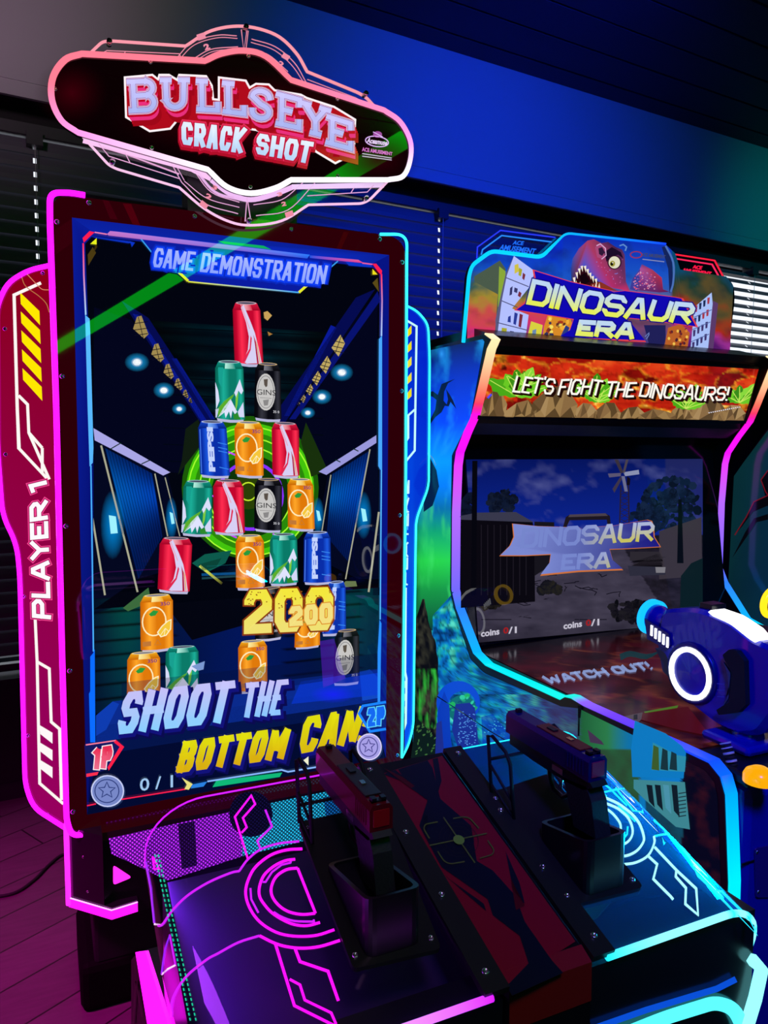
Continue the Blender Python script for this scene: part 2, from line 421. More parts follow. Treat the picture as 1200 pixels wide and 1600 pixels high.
# ================================================================ ROOM
WA = math.radians(4)
WD = np.array([math.cos(WA), math.sin(WA), 0]); WN = np.array([math.sin(WA), -math.cos(WA), 0]); W0 = np.array([-0.6, 1.4, 0])
def wall_pt(a, b, z): return W0+WD*a+WN*b+np.array([0, 0, z])     # a along the wall, b out of it into the room
def wall_box(mb, a0, a1, b0, b1, z0, z1, m, col=(1, 1, 1, 1)):
    c = wall_pt((a0+a1)/2, (b0+b1)/2, (z0+z1)/2)
    mb.obox(c, WD, WN, np.array([0, 0, 1.]), ((a1-a0)/2, (b1-b0)/2, (z1-z0)/2), m, col)

def floor_mat():
    m, nt, out = mat_new('dark_wood_planks')
    tc = nt.nodes.new('ShaderNodeTexCoord'); mp = nt.nodes.new('ShaderNodeMapping')
    mp.inputs['Rotation'].default_value = (0, 0, math.radians(-28))
    br = nt.nodes.new('ShaderNodeTexBrick'); br.inputs['Scale'].default_value = 1.0
    br.inputs['Brick Width'].default_value = 1.2; br.inputs['Row Height'].default_value = 0.16; br.inputs['Mortar Size'].default_value = 0.003
    br.inputs['Color1'].default_value = (0.20, 0.09, 0.17, 1); br.inputs['Color2'].default_value = (0.16, 0.07, 0.135, 1); br.inputs['Mortar'].default_value = (0.03, 0.02, 0.025, 1)
    nz = nt.nodes.new('ShaderNodeTexNoise'); nz.inputs['Scale'].default_value = 9; nz.inputs['Detail'].default_value = 5
    mp2 = nt.nodes.new('ShaderNodeMapping'); mp2.inputs['Scale'].default_value = (1, 8, 1); mp2.inputs['Rotation'].default_value = (0, 0, math.radians(-28))
    mx = nt.nodes.new('ShaderNodeMix'); mx.data_type = 'RGBA'; mx.blend_type = 'MULTIPLY'; mx.inputs[0].default_value = 0.5
    b = nt.nodes.new('ShaderNodeBsdfPrincipled'); b.inputs['Roughness'].default_value = 0.34
    L = nt.links.new
    L(tc.outputs['Object'], mp.inputs[0]); L(mp.outputs[0], br.inputs['Vector']); L(tc.outputs['Object'], mp2.inputs[0]); L(mp2.outputs[0], nz.inputs['Vector'])
    L(br.outputs['Color'], mx.inputs[6]); L(nz.outputs['Fac'], mx.inputs[7]); L(mx.outputs[2], b.inputs['Base Color']); L(b.outputs[0], out.inputs[0])
    return m
mb = MB(); mb.box((-3.2, -4.2, -0.05), (6.4, 2.4, 0), floor_mat()); struct(mb.build('floor'))

# back wall: lower part behind the blinds, side reveals and the fascia above
wallm = pbr('wall_paint', (0.55, 0.55, 0.58), 0.75, bump=0.05, scale=120)
wdark = pbr('wall_paint_dark', (0.03, 0.03, 0.04), 0.7)
mb = MB()
wall_box(mb, -2.6, 7.0, -0.36, -0.26, 0, 0.5, MATTE); wall_box(mb, -2.6, 7.0, -0.36, -0.26, 2.74, 3.6, MATTE)
wall_box(mb, -2.6, -1.3, -0.36, -0.26, 0.5, 2.74, wdark); wall_box(mb, 6.4, 7.0, -0.36, -0.26, 0.5, 2.74, wdark)
wall_box(mb, -2.6, 7.0, -0.285, -0.16, 2.69, 2.81, MATTE)  # header added to stop daylight leaking over the head rails
struct(mb.build('wall_back'))
mb = MB()
wall_box(mb, -2.6, 7.0, -0.26, 0.0, 2.815, 3.46, wallm); wall_box(mb, -2.6, 7.0, -0.26, -0.007, 2.808, 2.815, MATTE)  # black sheet below: the underside's shade put into its colour
struct(mb.build('trim_1'), 'pale fascia band above the blinds')
mb = MB(); wall_box(mb, -2.6, 7.0, -0.006, 0.012, 2.800, 2.815, wallm); wall_box(mb, -2.6, 7.0, 0.0, 0.004, 2.862, 2.866, wallm); struct(mb.build('trim_2'))
mb = MB(); wall_box(mb, -2.6, 7.0, -0.26, -0.02, 0.0, 0.06, wdark); wall_box(mb, -2.6, 7.0, -0.26, -0.05, 0.06, 0.5, wdark); struct(mb.build('baseboard_back'))

# daylight outside the windows: the sky pane behind the blinds
mb = MB()
wall_box(mb, -1.3, 6.4, -0.30, -0.29, 0.5, 2.69, lit('daylight_pane', 1.15), C('#eef4ff'))
win = struct(mb.build('window_1'))
mb = MB()
for a, w in ((-1.3, .06), (0.93, .16), (3.28, .20), (6.28, .12)): wall_box(mb, a, a+w, -0.29, -0.20, 0.5, 2.74, wdark)
for z in (0.5, 2.70): wall_box(mb, -1.3, 6.4, -0.29, -0.25, z, z+0.04, wdark)
mb.build('window_frame', win)

# ceiling: dark ribbed boards running along the wall
ceilm = pbr('ceiling_boards', (0.035, 0.035, 0.07), 0.6)
mb = MB()
c0 = 3.46
y = -4.4
mb.obox(wall_pt(2.2, 2.6, c0+0.07), WD, WN, np.array([0, 0, 1.]), (5.2, 3.6, 0.02), wdark)
b = -0.3
while b < 5.9:
    wall_box(mb, -3.0, 7.4, b, b+0.205, c0, c0+0.04, ceilm); b += 0.22
struct(mb.build('ceiling'))

# ---- venetian blinds
slatm = pbr('blind_slat', (0.16, 0.16, 0.20), 0.45)
railm = pbr('blind_rail', (0.07, 0.07, 0.08), 0.45)
cordm = pbr('blind_cord', (0.7, 0.7, 0.72), 0.8)
def blind(a0, a1, tilt, cords, label):
    t = thing('window_blind', label, 'blind', tuple(wall_pt((a0+a1)/2, -0.12, 0.52)), 'window blinds along the back wall')
    m = MB(); wall_box(m, a0, a1, -0.15, -0.09, 2.70, 2.745, railm); m.build('head_rail', t)
    for a in cords:
        mm = MB(); wall_box(mm, a-0.03, a+0.03, -0.155, -0.07, 2.66, 2.71, railm); mm.build('cord_bracket', t)
    m = MB(); z = 2.665; ca, sa = math.cos(tilt), math.sin(tilt)
    segs = [a0]+[x for a in cords for x in (a-0.006, a+0.006)]+[a1]
    while z > 0.56:
        prof = []
        for k, w in enumerate((-0.031, -0.011, 0.011, 0.031)):
            bow = 0.003 if k in (1, 2) else 0
            prof.append((w*ca+bow*sa, -w*sa+bow*ca))       # (out of wall, up)
        for k in range(3):
            runs = [(segs[i], segs[i+1]) for i in range(0, len(segs), 2)] if k == 1 else [(a0, a1)]
            for u, v in runs:
                p, q = prof[k], prof[k+1]
                m.face([wall_pt(u, -0.12+p[0], z+p[1]), wall_pt(v, -0.12+p[0], z+p[1]),
                        wall_pt(v, -0.12+q[0], z+q[1]), wall_pt(u, -0.12+q[0], z+q[1])], slatm)
        z -= 0.054
    m.build('slats', t)
    m = MB(); wall_box(m, a0, a1, -0.14, -0.10, 0.52, 0.55, railm); m.build('bottom_rail', t)
    for a in cords:
        m = MB(); m.tube([wall_pt(a, -0.078, 2.66), wall_pt(a, -0.078, 0.56)], 0.0018, cordm, seg=5); m.build('lift_cord', t)
    return t
CL = math.radians(80)
blind(-1.28, 1.0, CL, [0.13], 'closed dark venetian blind behind the tall can-shooting cabinet')
blind(1.02, 3.37, CL, [2.075], 'closed blue-lit venetian blind between the can-shooting cabinet and the dinosaur sign')
blind(3.40, 6.3, math.radians(40), [4.62], 'half-open venetian blind letting in white daylight beside the dinosaur sign')
# ================================================================ CAN-SHOOTING CABINET (tall portrait screen)
cab = thing('shooting_cabinet', 'tall can-shooting arcade cabinet with portrait screen and pink neon sign on top', 'arcade machine', (0, 0.2, 0))
FY = YP(-0.012)          # front face of the bezel glass
SY = YP(-0.014)          # picture plane
# ---- body behind the screen, foot, lower front
m = MB(); m.box((-0.40, 0.04, 0.12), (0.40, 0.30, 2.06), MATTE, bev=0.01); m.build('cabinet_body', cab)
m = MB(); m.box((-0.435, 0.03, 0.0), (0.435, 0.33, 0.13), pbr('foot_black', (.002, .002, .002), .8, spec=.1), bev=0.02); m.build('foot_block', cab)
# ---- bezel slab with rounded corners
bez = rnd([(79, 302), (634, 371), (632, 1188), (600, 1225), (106, 1312)], 34, 6, True)
bezm = lit('bezel_acrylic', 1.0, 0.5, 0.03)
m = MB()
pts = [FY(x, y) for x, y in bez]
m.prism(pts[::-1], (0, 0.05, 0), bezm, C('#2c0007'), side=BLACK)
# printed angular stripes on the bezel
st = lit('bezel_backlight', 1.0, 0.5, 0.1)
for q, c in (([(192, 318), (205, 319), (219, 352), (207, 350)], '#4a000c'), ([(160, 312), (170, 314), (184, 343), (172, 342)], '#3c000c'),
             ([(537, 362), (545, 363), (533, 389), (526, 388)], '#3a0006'), ([(566, 366), (573, 367), (560, 392), (554, 391)], '#2c0008'),
             ([(84, 360), (112, 342), (112, 380), (84, 400)], '#34000a')):
    poly(m, FY, q, C(c), 0.0006, st)
def bz(s, t): 
    e = min(abs(s), abs(1-s)); return C('#3c000a')
bezel = m.build('bezel', cab)
for x, y in ((139, 317), (89, 347), (304, 338), (455, 358), (593, 374), (628, 410), (97, 588), (103, 822), (109, 1048), (114, 1268), (627, 611), (624, 805), (622, 993), (125, 1300), (620, 1180)):
    m = MB(); screw(m, FY(x, y), (0, -1, 0), .006); m.build('screw', cab)

# ---- neon edge tubes
def tube_px(mb, S, pts, r, col, d=0.0, cols=None, mat=None, seg=8):
    mb.tube([S(x, y, d) for x, y in pts], r, mat or NEON, col, cols=cols, seg=seg)
MAG = C('#ff10ff'); MAG2 = C('#e018ff'); CYN = C('#2af0ff'); PINK = C('#ff8fa8')
L_ = rnd([(133, 305), (110, 301), (78, 301), (78, 345), (88, 640), (97, 1020), (104, 1282), (112, 1306), (156, 1301)], 30, 6)
m = MB(); tube_px(m, FY, L_, 0.0066, MAG, 0.004); m.build('magenta_edge_tube', cab)['label'] = 'magenta glowing edge tube'
R_ = rnd([(594, 366), (636, 366), (635.5, 430), (635, 560), (634, 760), (631, 1000), (628, 1184)], 34, 8)
m = MB(); tube_px(m, FY, R_, 0.0038, CYN, 0.004); m.build('cyan_edge_tube', cab)['label'] = 'cyan glowing edge tube'

# ---- portrait screen picture
m = MB()
D0, D1, D2, D3, D4, D5, D6, D7, D8 = [0.0004*i for i in range(9)]
scr = [(112.5, 340), (608, 398.5), (603, 1184), (136, 1273)]
poly(m, SY, scr, C('#04073c'), 0, SCREEN, cols=[C('#0a1a8c'), C('#0a1a8c'), C('#06105c'), C('#030a50')])
def P(pts, col, d=D1, **k): poly(m, SY, pts, C(col) if isinstance(col, str) else col, d, k.pop('mat', SCREEN), **k)
def PA(pts, col, a, d=D2): poly(m, SY, pts, C(col, a), d, SCREENA)
def Ln(pts, w, col, d=D2, **k): line(m, SY, pts, w, C(col) if isinstance(col, str) else col, d, k.pop('mat', SCREEN), **k)
def G(cx, cy, rx, ry, ci, co='#000000', d=D2, a=1.0): glow(m, SY, cx, cy, rx, ry, C(ci, a), C(co if co != '#000000' else ci, 0.0), d, mat=SCREENA)
# inner play field
inner = [(133, 378), (141, 369), (280, 384), (470, 406), (580, 417), (593, 424), (594, 1140), (570, 1190), (180, 1240), (147, 1180), (146, 720)]
P(inner, '#02040f', D1)
# tunnel back wall: teal shelves
def teal(s, t):
    k = 0.55+0.45*math.sin(t*70); e = math.exp(-((s-.5)/.42)**2); n = fbm(s*5, t*9)
    return C((int(0+4*n), int((8+44*n*k)*e), int((18+46*n*k)*e)))
grid(m, SY, [(225, 500), (520, 520), (500, 740), (280, 740)], 26, 40, teal, D1*1.5, SCREEN)
for i in range(9):
    y = 512+i*26; Ln([(255, y), (505, y+12)], 1.5, '#01060c', D2)
# ceiling panels
P([(147, 480), (205, 500), (330, 650), (290, 740), (265, 738), (146, 669)], '#03051c', D2)
P([(590, 470), (545, 500), (430, 650), (500, 740), (512, 738), (588, 683)], '#03051c', D2)
for q, c in (([(190, 470), (232, 497), (334, 655), (318, 668)], '#050b50'), ([(207, 490), (216, 492), (325, 660), (318, 664)], '#0a1a96'),
             ([(268, 560), (276, 560), (336, 655), (329, 655)], '#081680'),
             ([(556, 465), (586, 452), (440, 668), (424, 655)], '#050b50'), ([(590, 455), (594, 470), (462, 655), (452, 655)], '#081270'), ([(517, 508), (526, 512), (452, 650), (444, 650)], '#0a1a96')):
    P(q, c, D3)
# amber window tiles along the beams
for cx, cy, h in ((222, 512, 34), (248, 552, 28), (265, 581, 23), (280, 601, 18), (291, 616, 13), (298, 626, 8)):
    P([(cx-8*h/34, cy-h/2), (cx-1*h/34, cy-h*.55), (cx+10*h/34, cy+h*.3), (cx+3*h/34, cy+h/2), (cx-14*h/34, cy+h*.05)], '#a08a50', D4)
    for k in (-.25, 0.05, .3): Ln([(cx-12*h/34, cy+k*h+2), (cx+9*h/34, cy+k*h-1)], 1.2, '#0a0a20', D5)
    Ln([(cx-6*h/34, cy-h/2), (cx+2*h/34, cy+h/2)], 1.0, '#0a0a20', D5)
for cx, cy, h in ((529, 540, 34), (509, 570, 28), (495, 591, 23), (484, 609, 18), (474, 623, 13), (467, 631, 6)):
    P([(cx+3*h/34, cy-h*.5), (cx+10*h/34, cy-h*.1), (cx, cy+h/2), (cx-11*h/34, cy+h*.1)], '#c0a860', D4)
    for k in (-.2, .05, .25): Ln([(cx-9*h/34, cy+k*h-1), (cx+9*h/34, cy+k*h+3)], 1.2, '#14142a', D5)
    Ln([(cx+5*h/34, cy-h/2), (cx-7*h/34, cy+h/2)], 1.0, '#14142a', D5)
P([(146, 395), (152, 386), (150, 376)], '#3a2c08', D4); P([(137, 398), (145, 386), (150, 395), (138, 415)], '#4a3a12', D4); P([(582, 442), (590, 434), (592, 456)], '#5a4a18', D4)
for cx, cy, r in ((214, 566, 15), (256, 610, 13), (280, 639, 9), (534, 582, 14), (503, 620, 12), (481, 645, 9)):
    G(cx, cy, r*1.3, r, '#1fb4ff', d=D4, a=.75); G(cx, cy, r*.62, r*.5, '#ffffff', d=D5, a=1.0); P(ell(cx, cy, r*.42, r*.33, n=12), '#f4fbff', D5)
# green ring portal
P(ell(391, 762, 107, 112, n=40), '#1b5a08', D3)
P(ell(391, 765, 100, 104, n=40), '#43c40c', D3*1.1)
P(ell(391, 768, 88, 92, n=40), '#2a8a0a', D4)
for r in (97, 80, 66): line(m, SY, ell(391, 768, r, r*1.04, n=40), 2, C('#a8ff30'), D4*1.1, SCREEN, closed=True)
P(ell(391, 775, 62, 64, n=30), '#0d3408', D5)
line(m, SY, ell(391, 775, 50, 52, n=30), 5, C('#8a30ff'), D5*1.1, SCREEN, closed=True)
P(ell(388, 768, 26, 28, n=20), '#2a4006', D5*1.1); line(m, SY, ell(388, 768, 13, 14, n=20), 2, C('#c8f030'), D6, SCREEN, closed=True)
for a in range(0, 360, 30):
    x, y = 391+70*math.cos(math.radians(a)), 770+74*math.sin(math.radians(a)); Ln([(x, y), (x+14, y+6)], 2.5, '#9dff3c' if a % 60 else '#d040ff', D6)
P([(290, 670), (310, 655), (318, 690), (278, 742), (284, 720)], '#101c10', D4); P([(478, 660), (492, 690), (512, 735), (486, 745), (470, 690)], '#18300c', D4)
# corridor sides
P([(146, 672), (262, 742), (300, 900), (230, 930), (146, 960)], '#040820', D4); P([(590, 684), (512, 744), (484, 890), (540, 930), (594, 930)], '#040820', D4)
P([(146, 669), (158, 676), (266, 738), (255, 743), (148, 688)], '#a9a6e6', D5); P([(588, 680), (588, 692), (510, 742), (498, 737)], '#9a98dc', D5)
for a, b in (((172, 702), (189, 692)), ((221, 725), (234, 719))): Ln([a, b], 1.6, '#0a2a18', D6)
for a, b in (((560, 705), (552, 701)), ((532, 722), (524, 718))): Ln([a, b], 1.6, '#0a2a18', D6)
def bluep(s, t):
    k = 1.0 if (s*14) % 1 > .16 else .25; h = math.exp(-((t-.35)/.3)**2)
    return C((int(2*k), int((22+70*h*(1-.4*s))*k), int((80+100*h)*k)))
grid(m, SY, [(164, 700), (238, 740), (254, 838), (216, 905)], 84, 20, bluep, D5, SCREEN)
grid(m, SY, [(519, 741), (578, 704), (546, 880), (510, 838)], 84, 20, bluep, D5, SCREEN)
for pts, w in (([(158, 696), (215, 925)], 3), ([(242, 740), (262, 838)], 2), ([(258, 746), (281, 838)], 1.6), ([(143, 800), (164, 930)], 3), ([(578, 702), (540, 905)], 2), ([(592, 800), (576, 925)], 3), ([(517, 742), (503, 830)], 1.6)):
    Ln(pts, w, '#a8a890', D6)
for cx, cy, w, h in ((176, 820, 6, 26), (268, 810, 3, 16), (568, 805, 4, 18), (497, 806, 3, 14)):
    G(cx, cy, w*3.2, h*2.1, '#00a0ff', d=D6, a=.65); P([(cx-w, cy-h/2-2), (cx+w-1, cy-h/2), (cx+w+2, cy+h/2), (cx-w+3, cy+h/2+1)], '#9ff2ff', D7)
# floor boards of the gallery
def boards(s, t):
    k = .25 if (t*9+.25*s) % 1 < .07 else 1; g = math.exp(-((s-.12)/.1)**2)+.8*math.exp(-((s-.92)/.1)**2); c = math.exp(-((s-.55)/.3)**2)
    return C((2, int((14+60*g*(1-t*.6)+8*c)*k), int((40+50*c+20*g)*k)))
grid(m, SY, [(147, 935), (594, 905), (594, 1082), (147, 1140)], 40, 54, boards, D4, SCREEN)
P([(215, 905), (300, 880), (490, 870), (560, 905), (594, 905), (594, 918), (147, 952)], '#01030c', D5)
P([(250, 918), (290, 905), (440, 910), (440, 960), (300, 1000), (270, 960)], '#02040e', D5)
P([(300, 880), (320, 866), (362, 860), (352, 880), (322, 895)], '#0d5a4c', D6); P([(310, 882), (346, 872), (338, 886), (318, 892)], '#0a4438', D7)
Ln([(312, 884), (347, 912)], 4, '#e0d840', D7, cols=[C('#f6ff60')]*1+[C('#3a3410')])
Ln([(315, 898), (368, 896)], 4, '#0a4a80', D6)
P([(192, 950), (232, 918), (236, 940), (200, 955)], '#3c6a3c', D6); P([(540, 908), (556, 908), (558, 916), (532, 918)], '#68784c', D6)
# blue counter at the bottom
P([(150, 1118), (176, 1096), (600, 1044), (594, 1095), (150, 1160)], '#0a2a8c', D5); P([(150, 1135), (594, 1072), (594, 1150), (150, 1215)], '#04144a', D5)
P([(150, 1118), (176, 1096), (186, 1100), (166, 1140), (150, 1150)], '#0e3cb0', D6); P([(562, 1050), (578, 1046), (594, 1062), (594, 1090), (566, 1095)], '#0e46c0', D6)
P([(150, 1180), (594, 1110), (603, 1184), (136, 1273)], '#020a30', D6); 
# ---- cans
def can(kind, q):
    def M(pts): return [tuple(bil(q, s, t)) for s, t in pts]
    def pc(pts, col, d, cols=None): poly(m, SY, M(pts), C(col), d, SCREEN, cols=cols)
    def lc(pts, w, col, d, closed=False): line(m, SY, M(pts), w, C(col), d, SCREEN, closed=closed)
    body = {'red': ('#c4062e', '#ff2c50', '#a00424'), 'green': ('#0a7a68', '#1cae98', '#076050'), 'black': ('#0a0a12', '#34343e', '#06060a'),
            'blue': ('#0a2ea8', '#1c58e0', '#061f80'), 'orange': ('#e07a08', '#ffa628', '#c86404')}[kind]
    rim = {'red': '#c8a8b4', 'green': '#9ac8c8', 'black': '#c8a878', 'blue': '#b4c4f0', 'orange': '#f0d890'}[kind]
    sh = {'red': ('#d81a40', '#f4b8c4'), 'green': ('#0e9080', '#b4f0e0'), 'black': ('#1a1a20', '#7a7a84'), 'blue': ('#1446c8', '#7ab0ff'), 'orange': ('#f0a818', '#fff0a0')}[kind]
    # bottom, body, shoulder, lid (all part of the picture)
    pc([(.04, .93), (.5, .95), (.96, .93), (.93, .985), (.5, 1.0), (.07, .985)], '#b8b8dc', D7)
    xs = [0, .12, .28, .5, .72, .88, 1]; tone = [2, 0, 1, 0, 0, 1, 2]
    for i in range(6):
        bow = lambda x: .02*(1-(2*x-1)**2)
        a, b = xs[i], xs[i+1]; ca, cb = C(body[tone[i]]), C(body[tone[i+1]])
        pc([(a, .13), (b, .13), (b, .935+bow(b)), (a, .935+bow(a))], body[0], D7*1.05, [ca, cb, cb, ca])
    pc([(.11, .03), (.89, .03), (1.0, .14), (0, .14)], sh[0], D7*1.1, [C(sh[0]), C(sh[0]), C(body[2]), C(body[2])])
    pc([(.36, .04), (.66, .04), (.72, .14), (.34, .14)], sh[1], D7*1.15, [C(sh[1]), C(sh[0]), C(sh[0]), C(sh[1])])
    pc([(.12+.38*(1+math.cos(a)), .03+.025*math.sin(a)) for a in [2*math.pi*i/16 for i in range(16)]], rim, D7*1.2)
    pc([(.18+.32*(1+math.cos(a)), .03+.015*math.sin(a)) for a in [2*math.pi*i/16 for i in range(16)]], '#4a4a60' if kind != 'orange' else '#7a7a90', D7*1.22)
    E1, E2, E3 = D7*1.25, D7*1.32, D7*1.4
    if kind == 'red':
        pc([(.30, .10), (.40, .06), (.60, .28), (.76, .48), (.86, .70), (.94, .93), (.42, .95), (.30, .92), (.48, .74), (.54, .54), (.46, .32)], '#d8d0f4', E1)
        pc([(.60, .52), (.64, .56), (.58, .74), (.36, .93), (.26, .92), (.54, .72)], '#e02850', E2)
        pc([(.70, .50), (.78, .62), (.84, .93), (.78, .94), (.74, .66)], '#b01838', E2); pc([(.77, .56), (.83, .66), (.90, .92), (.87, .93)], '#e8a040', E2)
        lc([(.30, .05), (.46, .26), (.58, .42)], 1.2, '#f0a0b0', E2)
    elif kind == 'green':
        for pts, c in (([(0, .36), (.10, .50), (.14, .66), (.02, .8)], '#d8dcfa'), ([(.86, .30), (.97, .48), (.90, .54), (.80, .48), (.72, .60), (.66, .52), (.60, .58)], '#dce0fc'),
                       ([(.58, .56), (.66, .54), (.36, .78), (.10, .92), (.05, .80), (.30, .66)], '#5cae2c'), ([(.70, .58), (.80, .50), (.76, .70), (.68, .84)], '#7cc83c'),
                       ([(.52, .62), (.74, .82), (.66, .86), (.58, .80), (.52, .93), (.46, .82), (.34, .93), (.30, .84), (.08, .93), (.28, .76)], '#e0e4ff'),
                       ([(.96, .66), (.98, .90), (.80, .90), (.76, .82)], '#d4d8f8'), ([(.60, .86), (.76, .84), (.86, .94), (.62, .94)], '#2c8a2c'), ([(0, .80), (.12, .78), (.04, .93), (0, .93)], '#c8ccf0')):
            pc(pts, c, E1)
        pc([(.10, .12), (.30, .12), (.22, .44), (.12, .36)], '#18a090', E1)
    elif kind == 'black':
        q2 = [(.42+.36*math.cos(a), .50+.31*math.sin(a)) for a in [2*math.pi*i/22 for i in range(22)]]
        pc(q2, '#c8c6c4', E1); lc([(.42+.31*math.cos(a), .50+.27*math.sin(a)) for a in [2*math.pi*i/22 for i in range(22)]], .8, '#6a6870', E2, True)
        text(m, SY, 'GINS', M([(.08, .46), (.80, .46), (.80, .55), (.08, .55)]), C('#18181c'), E2, mat=SCREEN)
        pc([(.34, .29), (.50, .28), (.48, .40), (.42, .42), (.36, .38)], '#5a5048', E2); pc([(.32, .64), (.54, .62), (.50, .72), (.36, .73)], '#8a8888', E2); lc([(.2, .60), (.64, .60)], .8, '#8a8888', E2)
        text(m, SY, '35 0', M([(.70, .80), (.92, .80), (.92, .84), (.70, .84)]), C('#e8e8f0'), E2, mat=SCREEN)
    elif kind == 'blue':
        text(m, SY, 'PEPSI', [M([(.30, .88)])[0], M([(.30, .12)])[0], M([(.52, .12)])[0], M([(.52, .88)])[0]], C('#c4d4ff'), E1, bold=.06, mat=SCREEN, ref=.06)
        for y in (.38, .46, .52, .80): lc([(.66, y), (.97, y+.03)], 1.2, '#3a8cf0', E1)
        lc([(.06, .16), (.05, .92)], 1.4, '#4a80f0', E1)
    else:
        lc([(.42+.36*math.cos(a), .47+.24*math.sin(a)) for a in [2*math.pi*i/22 for i in range(22)]], 2.0, '#fff0c0', E1, True)
        pc([(.26, .34), (.40, .28), (.56, .30), (.46, .37), (.32, .38)], '#2a9a3c', E2)
        pc([(.52, .66), (.66, .56), (.84, .48), (.94, .46), (.92, .62), (.78, .72), (.62, .74)], '#f6c83c', E2); lc([(.52, .66), (.66, .56), (.84, .48), (.94, .46), (.92, .62), (.78, .72), (.62, .74)], 1.6, '#fff4c8', E3, True)
        for e in ((.60, .72), (.72, .72), (.86, .66)): lc([(.76, .60), e], .9, '#fff4c8', E3)
        text(m, SY, '350', M([(.62, .15), (.90, .15), (.90, .21), (.62, .21)]), C('#7a3c78'), E2, mat=SCREEN, bold=.02)
        pc([(.06, .80), (.32, .80), (.32, .88), (.06, .88)], '#c07838', E2); lc([(.42, .87), (.52, .78), (.62, .87)], .9, '#b87838', E2, True)
CANS = [('red', (363, 470, 406, 471, 412, 575, 367, 572)), ('green', (336, 562, 380, 563, 383, 662, 337, 659)), ('black', (399, 565, 438, 567, 440, 661, 397, 658)),
        ('blue', (309, 656, 353, 657, 360, 749, 313, 747)), ('orange', (366, 657, 411, 658, 412, 749, 368, 746)), ('red', (424, 658, 467, 660, 468, 749, 426, 747)),
        ('green', (287, 749, 332, 750, 331, 840, 283, 838)), ('red', (333, 748, 380, 749, 383, 838, 334, 836)), ('black', (398, 746, 441, 747, 440, 834, 397, 831)), ('orange', (449, 746, 489, 747, 492, 832, 450, 829)),
        ('red', (250, 838, 301, 839, 296, 930, 246, 926)), ('orange', (368, 835, 412, 834, 414, 922, 369, 924)), ('green', (422, 833, 464, 832, 466, 915, 421, 917)), ('blue', (475, 830, 516, 829, 518, 914, 474, 915)),
        ('orange', (219, 929, 270, 926, 271, 1017, 220, 1022)), ('blue', (512, 908, 540, 906, 541, 992, 502, 996)), ('black', (402, 918, 443, 914, 441, 1000, 398, 1004)),
        ('orange', (462, 950, 500, 946, 500, 1012, 460, 1016)),
        ('green', (259, 1010, 310, 1007, 311, 1086, 258, 1092)), ('orange', (199, 1019, 250, 1016, 251, 1104, 198, 1110)), ('orange', (372, 1001, 417, 998, 418, 1080, 373, 1086)), ('black', (524, 984, 561, 981, 562, 1070, 520, 1073))]
for k, v in CANS: can(k, [(v[0], v[1]), (v[2], v[3]), (v[4], v[5]), (v[6], v[7])])
E1 = D8*1.25
P([(412, 488), (418, 486), (425, 493), (418, 501), (413, 497)], '#c8a058', E1); P([(418, 518), (426, 522), (420, 525)], '#a87838', E1)
P([(299, 1041), (320, 1033), (318, 1046), (310, 1048)], '#7a98d0', E1)
# yellow score numerals
n2_ = [(382, 922), (521, 917), (520, 984), (381, 991)]
block(m, SY, '200', n2_, 15, C('#8a3a10'), E1, mat=SCREEN, grow=5); block(m, SY, '200', n2_, 15, C('#f4e830'), E1*1.06, C('#f0e078'), SCREEN)
for i in range(46):
    x, y = 384+random.random()*134, 922+random.random()*32; P(ell(x, y, 1.3, 1.0, n=6), '#9a5a14', E1*1.1)
n3_ = [(452, 948), (520, 941), (520, 973), (452, 979)]
block(m, SY, '200', n3_, 8, C('#e0902c'), E1*1.12, mat=SCREEN, grow=3); block(m, SY, '200', n3_, 8, C('#f4e080'), E1*1.16, mat=SCREEN)
# translucent counter glass in front of the bottom row
PA([(190, 1067), (600, 1020), (600, 1050), (190, 1112)], '#04103c', .45, E1*1.2)
PA([(470, 1065), (600, 1045), (600, 1085), (455, 1100)], '#0a3ae0', .5, E1*1.2)
G(520, 1085, 36, 14, '#1a20ff', d=E1*1.25, a=.8)
PA([(500, 1002), (522, 998), (540, 1060), (505, 1075)], '#6a20e0', .25, E1*1.25)
# ---- heads-up frame
F1, F2, F3, F4 = E1*1.3, E1*1.4, E1*1.5, E1*1.6
P([(112.5, 340), (147, 366), (131, 383), (131, 480), (136, 500), (146, 735), (146, 1015), (137, 1272)], '#06127a', F1, cols=[C('#0a1c98')]*2+[C('#081488')]*3+[C('#06106c')]*3)
P([(608, 398.5), (580, 413), (596, 426), (597, 560), (597, 745), (594, 970), (594, 1150), (603, 1184)], '#071484', F1)
P([(112.5, 340), (608, 398.5), (580, 413), (480, 400), (170, 366), (147, 364)], '#0c24b0', F1*1.01, cols=[C('#0b1f9c'), C('#0a2098'), C('#0b24a4'), C('#0d2cc4'), C('#0d2cc4'), C('#0b24a8')])
P([(140, 369), (205, 377), (199, 378), (150, 372)], '#0a2ab4', F2); P([(150, 372), (211, 379), (206, 386), (203, 377), (200, 380)], '#0b34c8', F2)
P([(536, 408), (579, 413), (582, 418), (545, 415), (540, 409)], '#0b34c8', F2)
P([(167, 366), (172, 361), (184, 362), (484, 398), (480, 404), (170, 368)], '#1a54e0', F3, cols=[C('#d878c0'), C('#c878d0'), C('#3c70e8'), C('#2a80ff'), C('#2458e0'), C('#c070c0')])
P([(484, 399), (560, 406), (568, 411), (484, 403)], '#2a60e0', F3, cols=[C('#1a54e0'), C('#e060a0'), C('#f04080'), C('#1a54e0')])
Ln([(148, 363), (167, 366)], 2, '#f080b0', F3); Ln([(566, 411), (582, 413)], 2, '#f060a0', F3)
P([(129, 372), (140, 361), (148, 363), (141, 369), (131, 379)], '#ff1c50', F4); P([(582, 412), (588, 412), (597, 423), (596, 430), (590, 424)], '#ff1c50', F4)
